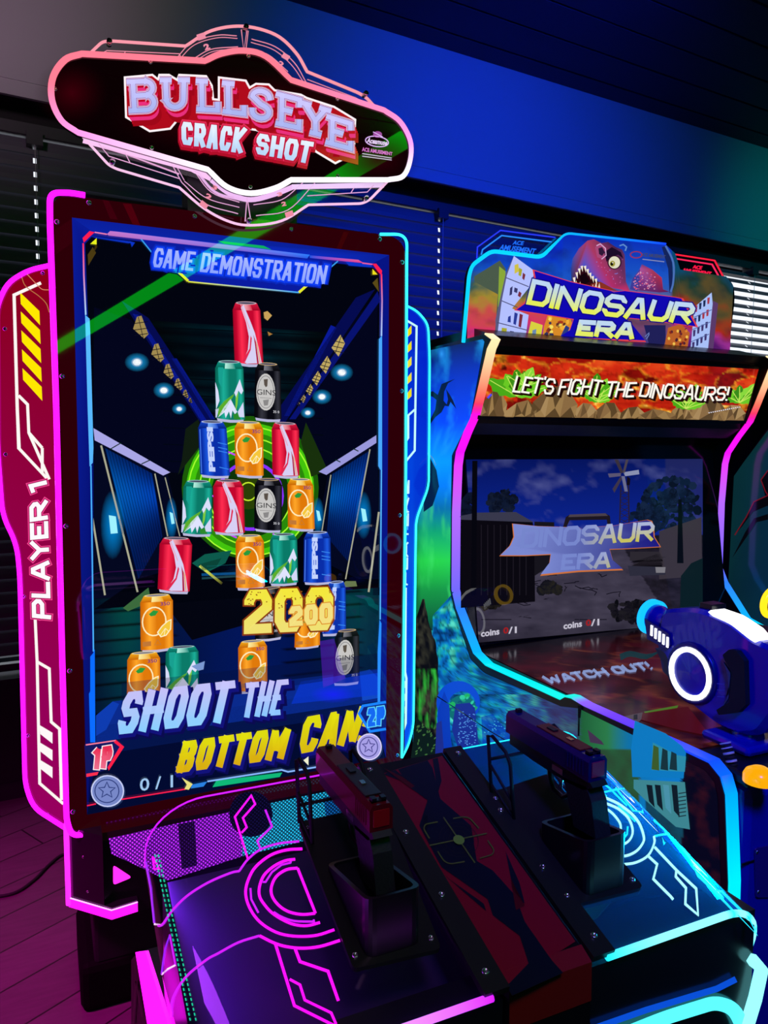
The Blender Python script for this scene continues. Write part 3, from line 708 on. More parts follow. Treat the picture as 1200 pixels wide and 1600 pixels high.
P([(141, 381), (151, 372), (151, 382)], '#e8f020', F4); P([(582, 420), (590, 429), (582, 429)], '#f0e020', F4)
P([(146, 1015), (146, 1020), (141, 1026), (141, 1080), (139, 1084), (141, 1160), (149, 1160), (148, 1015)], '#0a6cff', F3)
Ln([(130, 380), (131, 430), (134, 492)], 2.4, '#ff3060', F3, cols=[C('#ff2858'), C('#e080c0'), C('#a0d8ff')])
P([(133, 492), (140, 498), (141, 520), (146, 700), (145, 723), (140, 729), (137, 640)], '#58b8ff', F3)
Ln([(142, 727), (144, 860), (146, 1018)], 2.2, '#48b0ff', F3)
Ln([(596, 428), (597, 470), (596, 525)], 2.4, '#ff3060', F3, cols=[C('#ff2858'), C('#c080c0'), C('#a0c8ff')])
P([(597, 524), (592, 530), (591, 728), (594, 734), (597, 734)], '#48a8ff', F3); Ln([(596, 734), (595, 850), (594, 968)], 2, '#58b8ff', F3)
P([(593, 968), (596, 974), (594, 1100), (590, 1100), (590, 1020)], '#2a90ff', F3)
# banner GAME DEMONSTRATION
P([(220, 372), (484, 402), (520, 408), (482, 442), (468, 457), (293, 439), (238, 398)], '#0a1ca0', F2)
Ln([(220, 373), (240, 398)], 2, '#38a0f0', F3); Ln([(528, 408), (508, 425)], 2, '#38a0f0', F3)
Ln([(278, 424), (294, 439)], 4, '#e8ec30', F3); Ln([(467, 457), (484, 442)], 4, '#e8ec30', F3); Ln([(294, 440), (467, 457)], 2, '#40b0ff', F3, cols=[C('#e8ec30'), C('#40b0ff')])
P([(340, 376), (412, 384), (424, 390), (350, 381)], '#10b060', F4)
gq = [(243, 387), (513, 415), (507, 445), (238, 417)]
block(m, SY, 'GAME DEMONSTRATION', gq, 4.6, C('#0a28bc'), F4*1.02, mat=SCREEN, grow=11); block(m, SY, 'GAME DEMONSTRATION', gq, 4.6, C('#0c3cf0'), F4*1.04, mat=SCREEN, grow=6)
block(m, SY, 'GAME DEMONSTRATION', gq, 4.6, C('#aab8ff'), F4*1.06, C('#8aa4ff'), SCREEN)
# SHOOT THE / BOTTOM CAN!
def slogan(txt, q, w, c1, c2):
    block(m, SY, txt, q, w, C('#0a0a50'), F4*1.02, mat=SCREEN, grow=7, shift=(6, 6)); block(m, SY, txt, q, w, C('#12127a'), F4*1.05, mat=SCREEN, grow=6, shift=(2, 3))
    block(m, SY, txt, q, w, C(c1), F4*1.09, C(c2), SCREEN)
slogan('SHOOT', [(196, 1082), (369, 1063), (354, 1128), (180, 1148)], 12.2, '#c8c0f8', '#88d0ff')
slogan('THE', [(385, 1067), (452, 1061), (437, 1117), (376, 1122)], 8.6, '#c8c0f8', '#88c8ff')
slogan('BOTTOM', [(287, 1159), (456, 1135), (443, 1185), (274, 1208)], 10.8, '#e0e010', '#d8a810')
slogan('CAN!', [(476, 1121), (588, 1101), (568, 1158), (466, 1178)], 11, '#e0e010', '#d8b810')
# 1P / 2P badges, coins, counters
P([(132, 1164), (181, 1156), (193, 1167), (171, 1201), (134, 1214)], '#141860', F4*1.1)
Ln([(134, 1164), (181, 1157)], 2, '#ff80a0', F4*1.12); P([(181, 1156), (194, 1167), (170, 1204), (168, 1199), (187, 1167), (178, 1160)], '#ff2048', F4*1.12); P([(135, 1209), (154, 1206), (152, 1211), (135, 1214)], '#ff3050', F4*1.12)
block(m, SY, '1P', [(147, 1169), (177, 1164), (173, 1199), (144, 1203)], 8, C('#fff0f4'), F4*1.14, mat=SCREEN, grow=3)
block(m, SY, '1P', [(147, 1169), (177, 1164), (173, 1199), (144, 1203)], 8, C('#e81848'), F4*1.18, C('#f07090'), SCREEN)
P([(560, 1115), (567, 1102), (603, 1096), (603, 1143), (578, 1144)], '#0a1c7c', F4*1.1); Ln([(603, 1097), (567, 1103), (561, 1115), (578, 1143), (603, 1139)], 4, '#1884ff', F4*1.12)
q2_ = [(574, 1107), (602, 1103), (600, 1132), (575, 1136)]
block(m, SY, '2P', q2_, 6.5, C('#60d8ff'), F4*1.14, mat=SCREEN, grow=3); block(m, SY, '2P', q2_, 6.5, C('#1468f0'), F4*1.18, mat=SCREEN)
def coin(cx, cy, rx, ry, c1, c2, c3):
    P(ell(cx+2, cy+2, rx, ry, n=28), '#20305c', F4*1.15); P(ell(cx, cy, rx, ry, n=28), c1, F4*1.18); P(ell(cx, cy, rx*.92, ry*.92, n=28), c2, F4*1.2)
    line(m, SY, ell(cx-1, cy, rx*.72, ry*.72, n=28), 1.5, C(c3), F4*1.22, SCREEN, closed=True)
    star = [(cx-1+(rx if i % 2 == 0 else rx*.45)*.52*math.sin(math.pi*i/5), cy-1-(ry if i % 2 == 0 else ry*.45)*.52*math.cos(math.pi*i/5)) for i in range(10)]
    line(m, SY, star, 1.6, C(c3), F4*1.22, SCREEN, closed=True)
coin(168, 1236, 26, 25, '#c8d0f8', '#7888c8', '#283878'); coin(577, 1167, 19.5, 21, '#e0d8ff', '#a8a0e8', '#4a4690')
text(m, SY, '0 / 1', [(219, 1217), (270, 1211), (270, 1230), (219, 1236)], C('#a0c8f0'), F4*1.2, mat=SCREEN, bold=.01)
text(m, SY, '0', [(496, 1172), (507, 1171), (507, 1189), (496, 1190)], C('#a0c8f0'), F4*1.2, mat=SCREEN)
Ln([(136, 1259), (150, 1256)], 2, '#ff2050', F4*1.2); Ln([(190, 1249), (290, 1233)], 2, '#ff2050', F4*1.2)
P([(284, 1215), (301, 1225), (295, 1234), (288, 1233), (292, 1226)], '#e8e080', F4*1.2); P([(300, 1226), (324, 1221), (318, 1229), (298, 1232)], '#2a80e0', F4*1.2)
P([(338, 1220), (441, 1207), (437, 1214), (332, 1230)], '#10b878', F4*1.2); Ln([(324, 1221), (440, 1203), (450, 1206), (540, 1191)], 2.5, '#8ab8ff', F4*1.2)
P([(474, 1188), (482, 1182), (482, 1196)], '#f0f0d0', F4*1.2)
screen = m.build('screen', cab); screen['label'] = 'lit portrait screen showing stacked drink cans'

# ---- wings with PLAYER lettering
th = math.radians(20)
WL = Plane((-0.45, 0.02, 0), (math.sin(th), math.cos(th), 0)); WR = Plane((0.45, 0.02, 0), (-math.sin(th), math.cos(th), 0))
out_ = rnd([(80, 417), (45, 424), (12, 442), (-6, 480), (-4, 700), (4, 806), (24, 846), (30, 900), (38, 1225), (52, 1262), (142, 1318), (146, 1300), (108, 1290), (80, 420)], 22, 5)
m = MB(); pts = [WL(x, y) for x, y in out_]
cols = [mixc(C('#8a0014'), C('#96005e'), min(1, max(0, (y-420)/750))) for x, y in out_]
m.face(pts, PRINT, cols=cols); m.prism([WL(x, y, -0.001) for x, y in out_], WL.n*-0.02, BLACK)
def lw(pts, w, d=.001, col='#fff8f4', **k): line(m, WL, pts, w, C(col), d, PRINT, **k)
lw([(64, 442), (22, 461), (27, 640), (33, 745), (27, 700), (27, 640)][:3], 5); lw([(27, 640), (30, 702)], 5); lw([(29, 618), (43, 632), (45, 676), (77, 749)], 4.6)
lw([(27, 640), (29, 700), (73, 747)], 4.6); lw([(66, 700), (66, 738)], 4.6); lw([(45, 676), (66, 700)], 4.6)
for i in range(5):
    y = 457+i*29.6; x = 31.5+i*.9; poly(m, WL, [(x, y), (x+30, y+29), (x+31, y+51), (x+1, y+18)], C('#ffe800'), .001)
pq = [(50, 965), (45, 757), (73, 750), (80, 968)]
block(m, WL, 'PLAYER 1', pq, 6.6, C('#ff4a98'), .0012, grow=5.5); block(m, WL, 'PLAYER 1', pq, 6.6, C('#a8105c'), .0015, grow=3.2); block(m, WL, 'PLAYER 1', pq, 6.6, C('#fffaff'), .0018)
lw([(55, 968), (58, 1034), (62, 1224), (99, 1256)], 4.6); lw([(58, 1034), (77, 1045), (80, 1128), (93, 1139), (96, 1250)], 4.6)
for i in range(3):
    y = 1133+i*27; poly(m, WL, [(62, y), (82, y+12), (82, y+29), (63, y+14)], C('#fff8f8'), .0012)
for pts, c in (([(33, 430), (40, 447), (60, 462), (72, 474), (77, 488)], '#c07848'), ([(42, 428), (58, 445), (66, 452), (76, 453)], '#e08868')): lw(catmull(pts), 1.2, .0012, c)
lwing = m.build('side_panel', cab); lwing['label'] = 'red backlit wing lettered PLAYER 1'
m = MB(); tube_px(m, WL, rnd([(76, 415), (45, 422), (12, 441), (-6, 480), (-4, 700), (4, 806), (26, 850), (31, 900), (39, 1225), (52, 1262), (140, 1318)], 22, 5), 0.0056, MAG, .004); m.build('edge_tube', lwing)
for x, y in ((67, 427), (8, 514), (9, 710), (38, 932), (44, 1149), (75, 1272)):
    m = MB(); screw(m, WL(x, y), WL.n, .005); m.build('screw', lwing)

out_ = rnd([(634, 477), (652, 486), (668, 506), (671, 560), (667, 760), (650, 812), (644, 1135), (634, 1178), (627, 1184), (630, 900), (634, 480)], 14, 5)
m = MB(); pts = [WR(x, y) for x, y in out_]
cols = [mixc(C('#0222c8'), C('#0454f0'), min(1, max(0, (y-700)/450))) for x, y in out_]
m.face(pts, PRINT, cols=cols); m.prism([WR(x, y, -0.001) for x, y in out_], WR.n*-0.02, BLACK)
def rw(pts, w, col='#c8ffff'): line(m, WR, pts, w, C(col), .001, PRINT)
rw([(636, 501), (651, 510), (648, 704), (634, 721)], 3.2); rw([(648, 640), (638, 649), (638, 684), (634, 690)], 3)
for i in range(5):
    y = 508+i*24.5; poly(m, WR, [(636, y+9), (643, y), (643, y+13), (635.5, y+20)], C('#f0e010'), .001)
block(m, WR, 'PLAYER 2', [(629, 912), (631, 752), (640, 750), (637, 915)], 2.6, C('#c8f8ff'), .0012)
rw([(631, 920), (634, 920), (633, 1050), (635, 1060), (634, 1130), (630, 1142)], 3.4)
for i in range(4): rw([(631, 1064+i*20), (631, 1075+i*20)], 4.5, '#c8fff0')
for i in range(4): rw([(637, 752+i*22), (637, 762+i*22)], 1.8, '#50b0ff')
rwing = m.build('side_panel', cab); rwing['label'] = 'blue backlit wing lettered PLAYER 2'
m = MB(); tube_px(m, WR, rnd([(634, 477), (652, 486), (669, 506), (671.5, 560), (670, 760), (650, 812), (646, 1135), (638, 1165), (628, 1184)], 14, 5), 0.0030, CYN, .003); m.build('edge_tube', rwing)

# ---- lower front: perforated speaker grille, side base with neon rim, arrow lamp
GY = YP(-0.055)
def grille_mat():
    mm, nt, out = mat_new('perforated_grille'); L = nt.links.new
    at = nt.nodes.new('ShaderNodeVertexColor'); at.layer_name = 'Col'; tc = nt.nodes.new('ShaderNodeTexCoord')
    mp = nt.nodes.new('ShaderNodeMapping'); mp.inputs['Scale'].default_value = (135, 135, 135); mp.inputs['Rotation'].default_value = (0, math.radians(45), 0); L(tc.outputs['Object'], mp.inputs[0])
    sx = nt.nodes.new('ShaderNodeSeparateXYZ'); L(mp.outputs[0], sx.inputs[0])
    def node(op, a, b=None, v=None):
        n = nt.nodes.new('ShaderNodeMath'); n.operation = op; L(a, n.inputs[0])
        if b is not None: L(b, n.inputs[1])
        if v is not None: n.inputs[1].default_value = v
        return n.outputs[0]
    def cen(o): f_ = node('FRACT', o); s_ = node('SUBTRACT', f_, v=.5); return node('MULTIPLY', s_, s_)
    r2 = node('ADD', cen(sx.outputs[0]), cen(sx.outputs[2])); ls = node('LESS_THAN', r2, v=.07)
    b = nt.nodes.new('ShaderNodeBsdfPrincipled'); b.inputs['Base Color'].default_value = (.01, .01, .012, 1); b.inputs['Roughness'].default_value = .4
    L(at.outputs[0], b.inputs['Emission Color']); st_ = node('MULTIPLY', ls, v=2.0); st2 = node('ADD', st_, v=.20); L(st2, b.inputs['Emission Strength']); L(b.outputs[0], out.inputs[0]); return mm
GR = grille_mat()
m = MB()
gp = rnd([(170, 1308), (250, 1296), (530, 1236), (538, 1258), (528, 1300), (300, 1366), (262, 1376), (215, 1353), (174, 1334)], 8, 3)
m.box((GY(163, 1400)[0], -0.0545, 0.30), (0.42, 0.04, 0.50), BLACK)
poly(m, GY, [(170, 1310), (380, 1264), (378, 1338), (262, 1376), (215, 1353), (174, 1334)], C('#b028ff'), .0005, GR)
poly(m, GY, [(380, 1264), (532, 1232), (540, 1262), (530, 1300), (378, 1338)], C('#20b0d8'), .0005, GR)
poly(m, GY, ell(392, 1272, 34, 36, n=24), C('#0a0a30'), .0012, GR)
poly(m, GY, [(278, 1288), (304, 1283), (308, 1352), (284, 1358)], C('#2a0850'), .0012, GR)
poly(m, GY, [(505, 1246), (536, 1240), (538, 1272), (510, 1280)], C('#0a5a9c'), .0012, GR)
m.build('speaker_grille', cab)['label'] = 'perforated grille lit purple and cyan'
zb = 0.32; BZ = ZP(zb)
bA, bB, bC = BZ(108, 1412), BZ(175, 1432), BZ(213, 1420)
bD = bB+(bC-bB)/np.linalg.norm(bC-bB)*.062
m = MB()
skm = pbr('skirt_gloss', (.012, .008, .016), .18, spec=.6)
m.prism([bA, bB, bD, (bD[0], .06, zb), (bA[0], .06, zb)], (0, 0, .022), skm)
bE = bA+(bB-bA)*.83
m.prism([bA, bE, (bE[0], .06, zb), (bA[0], .06, zb)], (0, 0, .20), skm); base = m.build('base_skirt', cab)
m = MB(); up = np.array([0, 0, .018]); o_ = np.array([-.001, -.003, 0])
q = [bA+o_, bB+o_, bD+o_]
for a, b in zip(q, q[1:]): m.prism([a-up*.35, b-up*.35, b+up, a+up], (.0, .002, 0), NEON, C('#ff10e0'))
for a, b in zip(q, q[1:]): m.tube([a+up, b+up], .0015, NEON, C('#ff90ff'), seg=6)
v0 = bA+o_; m.tube([v0, v0+np.array([0, 0, .21])], .0065, NEON, C('#ff20e8')); m.build('neon_rim', base)['label'] = 'magenta neon rim'
m = MB(); tri = rnd([(177, 1352), (206, 1371), (177, 1383)], 5, 3, True)
m.prism([GY(x, y, .001) for x, y in tri], (0, .003, 0), NEON, C('#ff20d8')); m.build('arrow_lamp', cab)['label'] = 'glowing pink triangle lamp'
SKP = Plane(bA, np.cross(bB-bA, (0, 0, 1)))
for x, y in ((130, 1339), (137, 1393)):
    m = MB(); screw(m, SKP(x, y), SKP.n, .003); m.build('screw', base)

# ---- marquee sign
MY = YP(-0.06)
body_ = rnd([(128, 83), (320, 95), (338, 86)], 10)[:-1]
import itertools
arcT = [(320, 95), (345, 84), (380, 79), (415, 88), (455, 125)]; arcB = [(455, 281), (430, 294), (392, 302), (355, 292), (325, 265)]
front = catmull([(128, 84), (100, 92), (80, 120), (78, 152), (90, 185), (122, 208)], 5)
signp = [(128, 84)]+[(320, 95)]+catmull(arcT, 5)[1:]+catmull([(600, 172), (625, 190), (641, 220), (641, 250), (630, 275), (606, 281)], 5)+catmull(arcB, 5)+catmull([(122, 207), (96, 188), (81, 155), (83, 120), (102, 93), (128, 84)], 5)[:-1]
m = MB()
sbk = lit('sign_face', 1.0, 0.6, 0.015)
m.prism([MY(x, y) for x, y in signp], (0, .03, 0), BLACK)
cc = MY(360, 190)
cols = []
for x, y in signp: cols.append(mixc(C('#2a0006'), C('#060003'), math.exp(-((x-100)/120)**2)*0+min(1, abs(x-360)/300*.0+.75)))
m.face([MY(x, y, .0006) for x, y in signp], sbk, cols=[C('#0a0002')]*len(signp))
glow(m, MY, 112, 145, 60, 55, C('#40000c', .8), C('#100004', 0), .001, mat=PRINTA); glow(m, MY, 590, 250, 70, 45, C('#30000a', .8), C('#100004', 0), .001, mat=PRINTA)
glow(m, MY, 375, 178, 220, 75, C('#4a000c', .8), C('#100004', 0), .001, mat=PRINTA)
LET = [('B', (197, 123, 243, 121, 244, 176, 201, 178)), ('U', (249, 121, 297, 121, 295, 172, 252, 172)), ('L', (304, 122, 343, 124, 344, 177, 305, 175)), ('L', (345, 125, 385, 129, 385, 183, 346, 178)),
       ('S', (390, 135, 427, 140, 425, 192, 388, 187)), ('E', (431, 141, 472, 152, 470, 205, 430, 197)), ('Y', (467, 155, 518, 170, 512, 217, 474, 208)), ('E', (510, 177, 551, 190, 551, 237, 508, 226))]
def arc(cx, cy, rx, ry, a0, a1, n=10): return [(cx+rx*math.cos(math.radians(a0+(a1-a0)*i/n)), cy+ry*math.sin(math.radians(a0+(a1-a0)*i/n))) for i in range(n+1)]
SLAB = {'B': [[(.0, .09), (.62, .09)]+arc(.62, .29, .27, .2, -90, 90)+[(.22, .49)], [(.22, .49), (.66, .49)]+arc(.66, .70, .27, .21, -90, 90)+[(.0, .91)], [(.22, .05), (.22, .95)]],
        'U': [[(.2, .06), (.2, .66)]+arc(.5, .66, .3, .25, 180, 0)+[(.8, .06)], [(.0, .08), (.4, .08)], [(.6, .08), (1, .08)]],
        'L': [[(.28, .08), (.28, .91), (.9, .91), (.9, .66)], [(.04, .08), (.54, .08)], [(.04, .91), (.4, .91)]],
        'S': [[(.88, .34)]+arc(.5, .28, .36, .19, 0, -180)+[(.5, .49)]+arc(.5, .71, .36, .2, -60, 180)+[(.14, .62)]],
        'E': [[(.92, .32), (.92, .09), (.0, .09)], [(.0, .91), (.92, .91), (.92, .66)], [(.24, .05), (.24, .95)], [(.24, .49), (.66, .49)]],
        'Y': [[(.18, .08), (.5, .52), (.82, .08)], [(.5, .5), (.5, .94)], [(.0, .08), (.38, .08)], [(.62, .08), (1, .08)], [(.26, .92), (.74, .92)]]}
def bulls(w, col, d, sh=(0, 0), col2=None):
    for ch, v in LET:
        q_ = [(v[0], v[1]), (v[2], v[3]), (v[4], v[5]), (v[6], v[7])]
        for st_ in SLAB[ch]:
            pp = [tuple(bil(q_, s, t)+np.array(sh)) for s, t in st_]
            line(m, MY, pp, w, C(col), d, PRINT, cols=[mixc(C(col), C(col2), min(1, max(0, t))) for s, t in st_] if col2 else None)
K = .0005
# deep red drop block with white outline
blk = [(195, 121), (238, 117), (247, 124), (249, 117), (264, 117), (277, 125), (280, 117), (322, 119), (331, 134), (333, 155), (342, 156), (342, 121), (384, 126), (390, 137), (400, 131), (420, 132), (429, 141), (470, 148), (479, 153), (522, 167), (555, 187), (554, 206), (553, 240), (524, 255), (494, 237), (484, 226), (440, 216), (400, 203), (340, 194), (300, 190), (276, 189), (266, 201), (234, 205), (197, 183)]
poly(m, MY, blk, C('#b00a1c'), K*3); line(m, MY, blk, 3.2, C('#fff4f8'), K*3.4, PRINT, closed=True)
for dx in range(0, 6): bulls(10.5, ('#c80a1c', '#a00618')[dx % 2], K*4+dx*2e-5, (1+dx*1.2, 3+dx*3.2))
for dx in range(0, 3): bulls(8.5, '#e8307c', K*5+dx*1e-5, (2+dx*.8, 9+dx*1.2))
for dx in range(0, 3): bulls(10, '#c00020', K*5.5+dx*1e-5, (1+dx*.6, 3+dx))
bulls(13.2, '#f4e4ff', K*6); bulls(12, '#8c1058', K*7); bulls(10.6, '#f0d8ff', K*8); bulls(9.0, '#7c2c8c', K*9); bulls(7.6, '#cfc8ff', K*10, col2='#a8b4f0')
cq = [(283, 190), (490, 221), (482, 254), (284, 225)]
for q_, tx_ in (([(283, 190), (386, 200), (378, 240), (284, 225)], 'CRACK'), ([(402, 208), (491, 222), (483, 256), (399, 240)], 'SHOT')):
    block(m, MY, tx_, q_, 7.4, C('#b00c28'), K*11, grow=9, shift=(-1, 4)); block(m, MY, tx_, q_, 7.4, C('#e83058'), K*12, grow=7); block(m, MY, tx_, q_, 7.4, C('#c01038'), K*12.5, grow=4.5, shift=(0, 1)); block(m, MY, tx_, q_, 7.4, C('#eaf4ff'), K*13, C('#b4d4f8'))
# maker's small mark at the right end
line(m, MY, ell(589, 221, 18, 8, n=24, rot=8), 1.6, C('#e0b0f8'), K*4, PRINT, closed=True); poly(m, MY, ell(590, 210, 7, 5, n=14), C('#a03ca0'), K*4); line(m, MY, [(583, 206), (598, 214)], 1.3, C('#e0b0f8'), K*5)
text(m, MY, 'Aceamuse', [(575, 215), (606, 220), (604, 227), (573, 223)], C('#f0d0ff'), K*6, bold=.03); text(m, MY, 'ACE AMUSEMENT', [(566, 230), (613, 238), (613, 243), (566, 236)], C('#e060d0'), K*6, bold=.03)
for i in range(2): line(m, MY, [(566, 240+i*4), (612, 247+i*3)], 1.5, C('#c8b0d0'), K*6)
sign = m.build('marquee_sign', cab); sign['label'] = 'black sign reading BULLSEYE CRACK SHOT'
m = MB(); loop = signp
colp = []
for x, y in loop: colp.append(mixc(mixc(C('#ff7488'), C('#ff9cf0'), min(1, max(0, (y-130)/100))), C('#fff4ff'), min(1, max(0, (y-225)/45))))
m.tube([MY(x, y, .004) for x, y in loop], .0066, lit('neon_sign_tube', 1.25, .3, .3), cols=colp, closed=True); m.build('neon_outline', sign)['label'] = 'pink neon outline tube'
# lower inner white glow rail
m = MB()
RY = YP(-0.035)
clear = acrylic('clear_acrylic', (0.93, 0.94, 0.95), 1.0)
tp = [(145, 84), (160, 66), (172, 62), (290, 70), (318, 52), (380, 41), (440, 58), (480, 112), (572, 150), (592, 178), (455, 125), (380, 79), (320, 95)]
bt = [(128, 210), (166, 252), (178, 262), (280, 294), (330, 334), (388, 352), (440, 345), (482, 320), (570, 318), (606, 283), (455, 281), (392, 302), (325, 265), (300, 255)]
topl = rnd([(140, 84), (160, 65), (175, 64), (290, 72)], 6)+catmull([(290, 72), (330, 48), (380, 41), (430, 54), (462, 82), (480, 112)], 6)[1:]+rnd([(480, 112), (560, 145), (572, 152), (590, 172)], 6)[1:]
botl = rnd([(126, 210), (170, 258), (182, 264), (280, 293)], 6)+catmull([(280, 293), (318, 325), (355, 345), (390, 352), (440, 345), (482, 320)], 6)[1:]+rnd([(482, 320), (566, 318), (578, 312), (606, 283)], 6)[1:]
m.face([RY(x, y) for x, y in topl+[(600, 180), (455, 135), (380, 95), (320, 105)]], clear); m.build('acrylic_wing', sign)['label'] = 'upper clear etched acrylic wing'
m = MB(); m.face([RY(x, y) for x, y in botl+[(600, 275), (455, 272), (390, 290), (325, 255)]], clear)
pane = m.build('acrylic_wing', sign); pane['label'] = 'lower clear etched acrylic wing'
m = MB(); ET = lit('etched_line', 1.0, 0, .4)
def et(S, pts, w, c, d=.001): line(m, S, pts, w, C(c), d, ET)
et(RY, topl, 5, '#ff9cac'); et(RY, botl, 4, '#ffc8f0')
PK = '#f08ea4'; PL = '#e8a8d8'
et(RY, [(158, 84), (167, 79), (280, 84), (282, 88)], 1.4, PK); et(RY, [(176, 83), (292, 90)], 1.2, PK); et(RY, [(196, 80), (193, 87)], 1.4, PK)
et(RY, catmull([(275, 92), (300, 66), (340, 55), (370, 56)], 6), 1.5, PK); et(RY, catmull([(280, 93), (304, 70), (340, 59), (371, 60)], 6), 1.3, PK); et(RY, catmull([(302, 92), (330, 77), (372, 73)], 6), 1.5, PK); et(RY, catmull([(308, 93), (334, 80), (372, 77)], 6), 1.3, PK)
et(RY, [(377, 46), (381, 80), (386, 47)], 1.6, PK); et(RY, [(388, 48), (384, 80)], 1.3, PK)
et(RY, catmull([(393, 61), (430, 73), (460, 98), (478, 128)], 6), 1.5, PK); et(RY, catmull([(392, 66), (428, 78), (456, 102), (474, 128)], 6), 1.3, PK); et(RY, catmull([(392, 78), (420, 86), (450, 112)], 6), 1.3, PK)
et(RY, [(480, 124), (556, 153), (572, 162), (582, 172)], 1.5, PK); et(RY, [(482, 130), (566, 162)], 1.2, PK); et(RY, [(548, 150), (552, 158)], 1.3, PK)
et(RY, [(154, 224), (170, 244), (280, 279)], 1.5, PL); et(RY, [(160, 230), (200, 242), (280, 272)], 2.5, PL); et(RY, [(195, 238), (203, 254)], 1.4, PL); et(RY, [(266, 252), (284, 285)], 1.4, PL); et(RY, [(272, 253), (288, 282)], 1.2, PL)
et(RY, catmull([(284, 285), (320, 318), (372, 334)], 6), 1.5, PL); et(RY, catmull([(288, 283), (324, 310), (374, 324)], 6), 1.3, PL); et(RY, catmull([(300, 262), (330, 300), (374, 316)], 6), 1.5, PL); et(RY, catmull([(306, 266), (336, 300), (376, 312)], 6), 4, '#e8b0e8')
et(RY, [(386, 308), (383, 346)], 1.6, PL); et(RY, [(386, 308), (392, 346)], 1.6, PL)
et(RY, catmull([(396, 320), (440, 312), (470, 288), (476, 284)], 6), 1.4, PL); et(RY, catmull([(400, 337), (450, 328), (492, 286)], 6), 1.4, PL); et(RY, [(480, 306), (574, 300), (584, 289)], 1.4, PL); et(RY, [(548, 302), (554, 292)], 1.4, PL)
et(RY, [(130, 219), (300, 264), (330, 279)], 9, '#ffc8f8'); et(RY, catmull([(330, 281), (360, 303), (392, 312), (430, 303), (458, 292)], 6), 8, '#f4c0f8'); et(RY, [(456, 292), (600, 289)], 8, '#f4d0ff')
for tx_, q_ in (('1', [(310, 54), (316, 52), (319, 60), (313, 62)]), ('2', [(318, 70), (325, 68), (328, 76), (321, 78)]), ('1', [(446, 84), (451, 87), (447, 93), (442, 90)]), ('2', [(438, 95), (444, 99), (440, 105), (434, 101)]),
                ('2', [(324, 302), (331, 306), (328, 312), (321, 308)]), ('1', [(318, 315), (323, 319), (319, 325), (314, 321)]), ('3', [(334, 289), (340, 292), (337, 297), (331, 294)]), ('2', [(440, 316), (446, 315), (447, 321), (441, 322)]), ('1', [(448, 332), (454, 330), (456, 337), (450, 339)]), ('3', [(433, 302), (439, 300), (441, 305), (435, 307)])):
    text(m, RY, tx_, q_, C(PK), .0012, bold=.05, mat=ET)
m.build('etched_lines', pane)
for x, y in ((170, 70), (382, 47), (568, 150), (175, 256), (387, 347), (569, 312)):
    m = MB(); m.cyl(RY(x, y), RY(x, y)+np.array([0, -.02, 0]), .006, STEEL, seg=12); m.build('standoff', pane)
for x, y in ((235, 97), (86, 139), (237, 231), (388, 88), (527, 155), (391, 292), (528, 275), (640, 236)):
    m = MB(); screw(m, MY(x, y), (0, -1, 0), .005); m.build('screw', sign)

m = MB(); m.prism([YP(-.01)(x, y) for x, y in catmull([(300, 300), (340, 344), (400, 358), (450, 350), (480, 322)], 5)], (0, .05, 0), BLACK)
m.box((-0.14, 0.0, 1.98), (0.14, 0.08, 2.24), BLACK); m.build('sign_bracket', cab)
# ================================================================ GUN CONSOLE of the can-shooting game
con = thing('gun_console', 'gun console with two clear curved covers and a dark red centre panel', 'game console', (0, -1.14, 0))
SL = math.atan(0.308); cS, sS = math.cos(SL), math.sin(SL)
CO = np.array([0, -0.988, 0.997]); CEY = np.array([0, cS, sS]); CN = np.array([0, -sS, cS]); EX = np.array([1., 0, 0])
PC = Plane(CO, CN)
def cl(x, v, h): return CO+EX*x+CEY*v+CN*h
VB, VF = (0.022), (-0.338)               # back and front of the sloping top
# pedestal and inner deck
m = MB()
shell = pbr('console_shell', (0.045, 0.03, 0.11), .35, spec=.5)
m.prism([cl(-.362, VB-.06, -.07), cl(-.362, VF+.012, -.07), cl(-.362, VF+.012, -.07)*np.array([1, 1, 0]), cl(-.362, VB-.06, -.07)*np.array([1, 1, 0])], (.685, 0, 0), shell)
m.build('pedestal', con)
# centre panel (printed) bent over the front edge
m = MB(); CW = 0.054
def pcn(s, t): return cl(-CW+2*CW*s, VB*(1-t)+(VF+.006)*t, .004)
m.prism([cl(-CW, VB, .0), cl(-CW, VF, 0), cl(-CW, VF, 0)-np.array([0, 0, .09]), cl(-CW, VB, -.10)], (2*CW, 0, 0), BLACK)
RED = '#a01430'; NAV = '#101a30'
def cp(pts, col, d): poly(m, PC, pts, C(col), d, INK)
cp([(600, 1208), (691, 1181), (899, 1471), (790, 1540)], RED, .003)
fe = [PC(790, 1540, .003), PC(899, 1471, .003)]; fx = [cl(-CW, VF, .003), cl(CW, VF, .003)]
m.face([cl(-CW, VF+.02, .0031), cl(CW, VF+.02, .0031), cl(CW, VF, .0), cl(-CW, VF, .0)], INK, C(RED))
m.face([cl(-CW, VF, .0), cl(CW, VF, .0), cl(CW, VF, .0)-np.array([0, .001, .045]), cl(-CW, VF, .0)-np.array([0, .001, .045])], INK, C('#a8201c'))
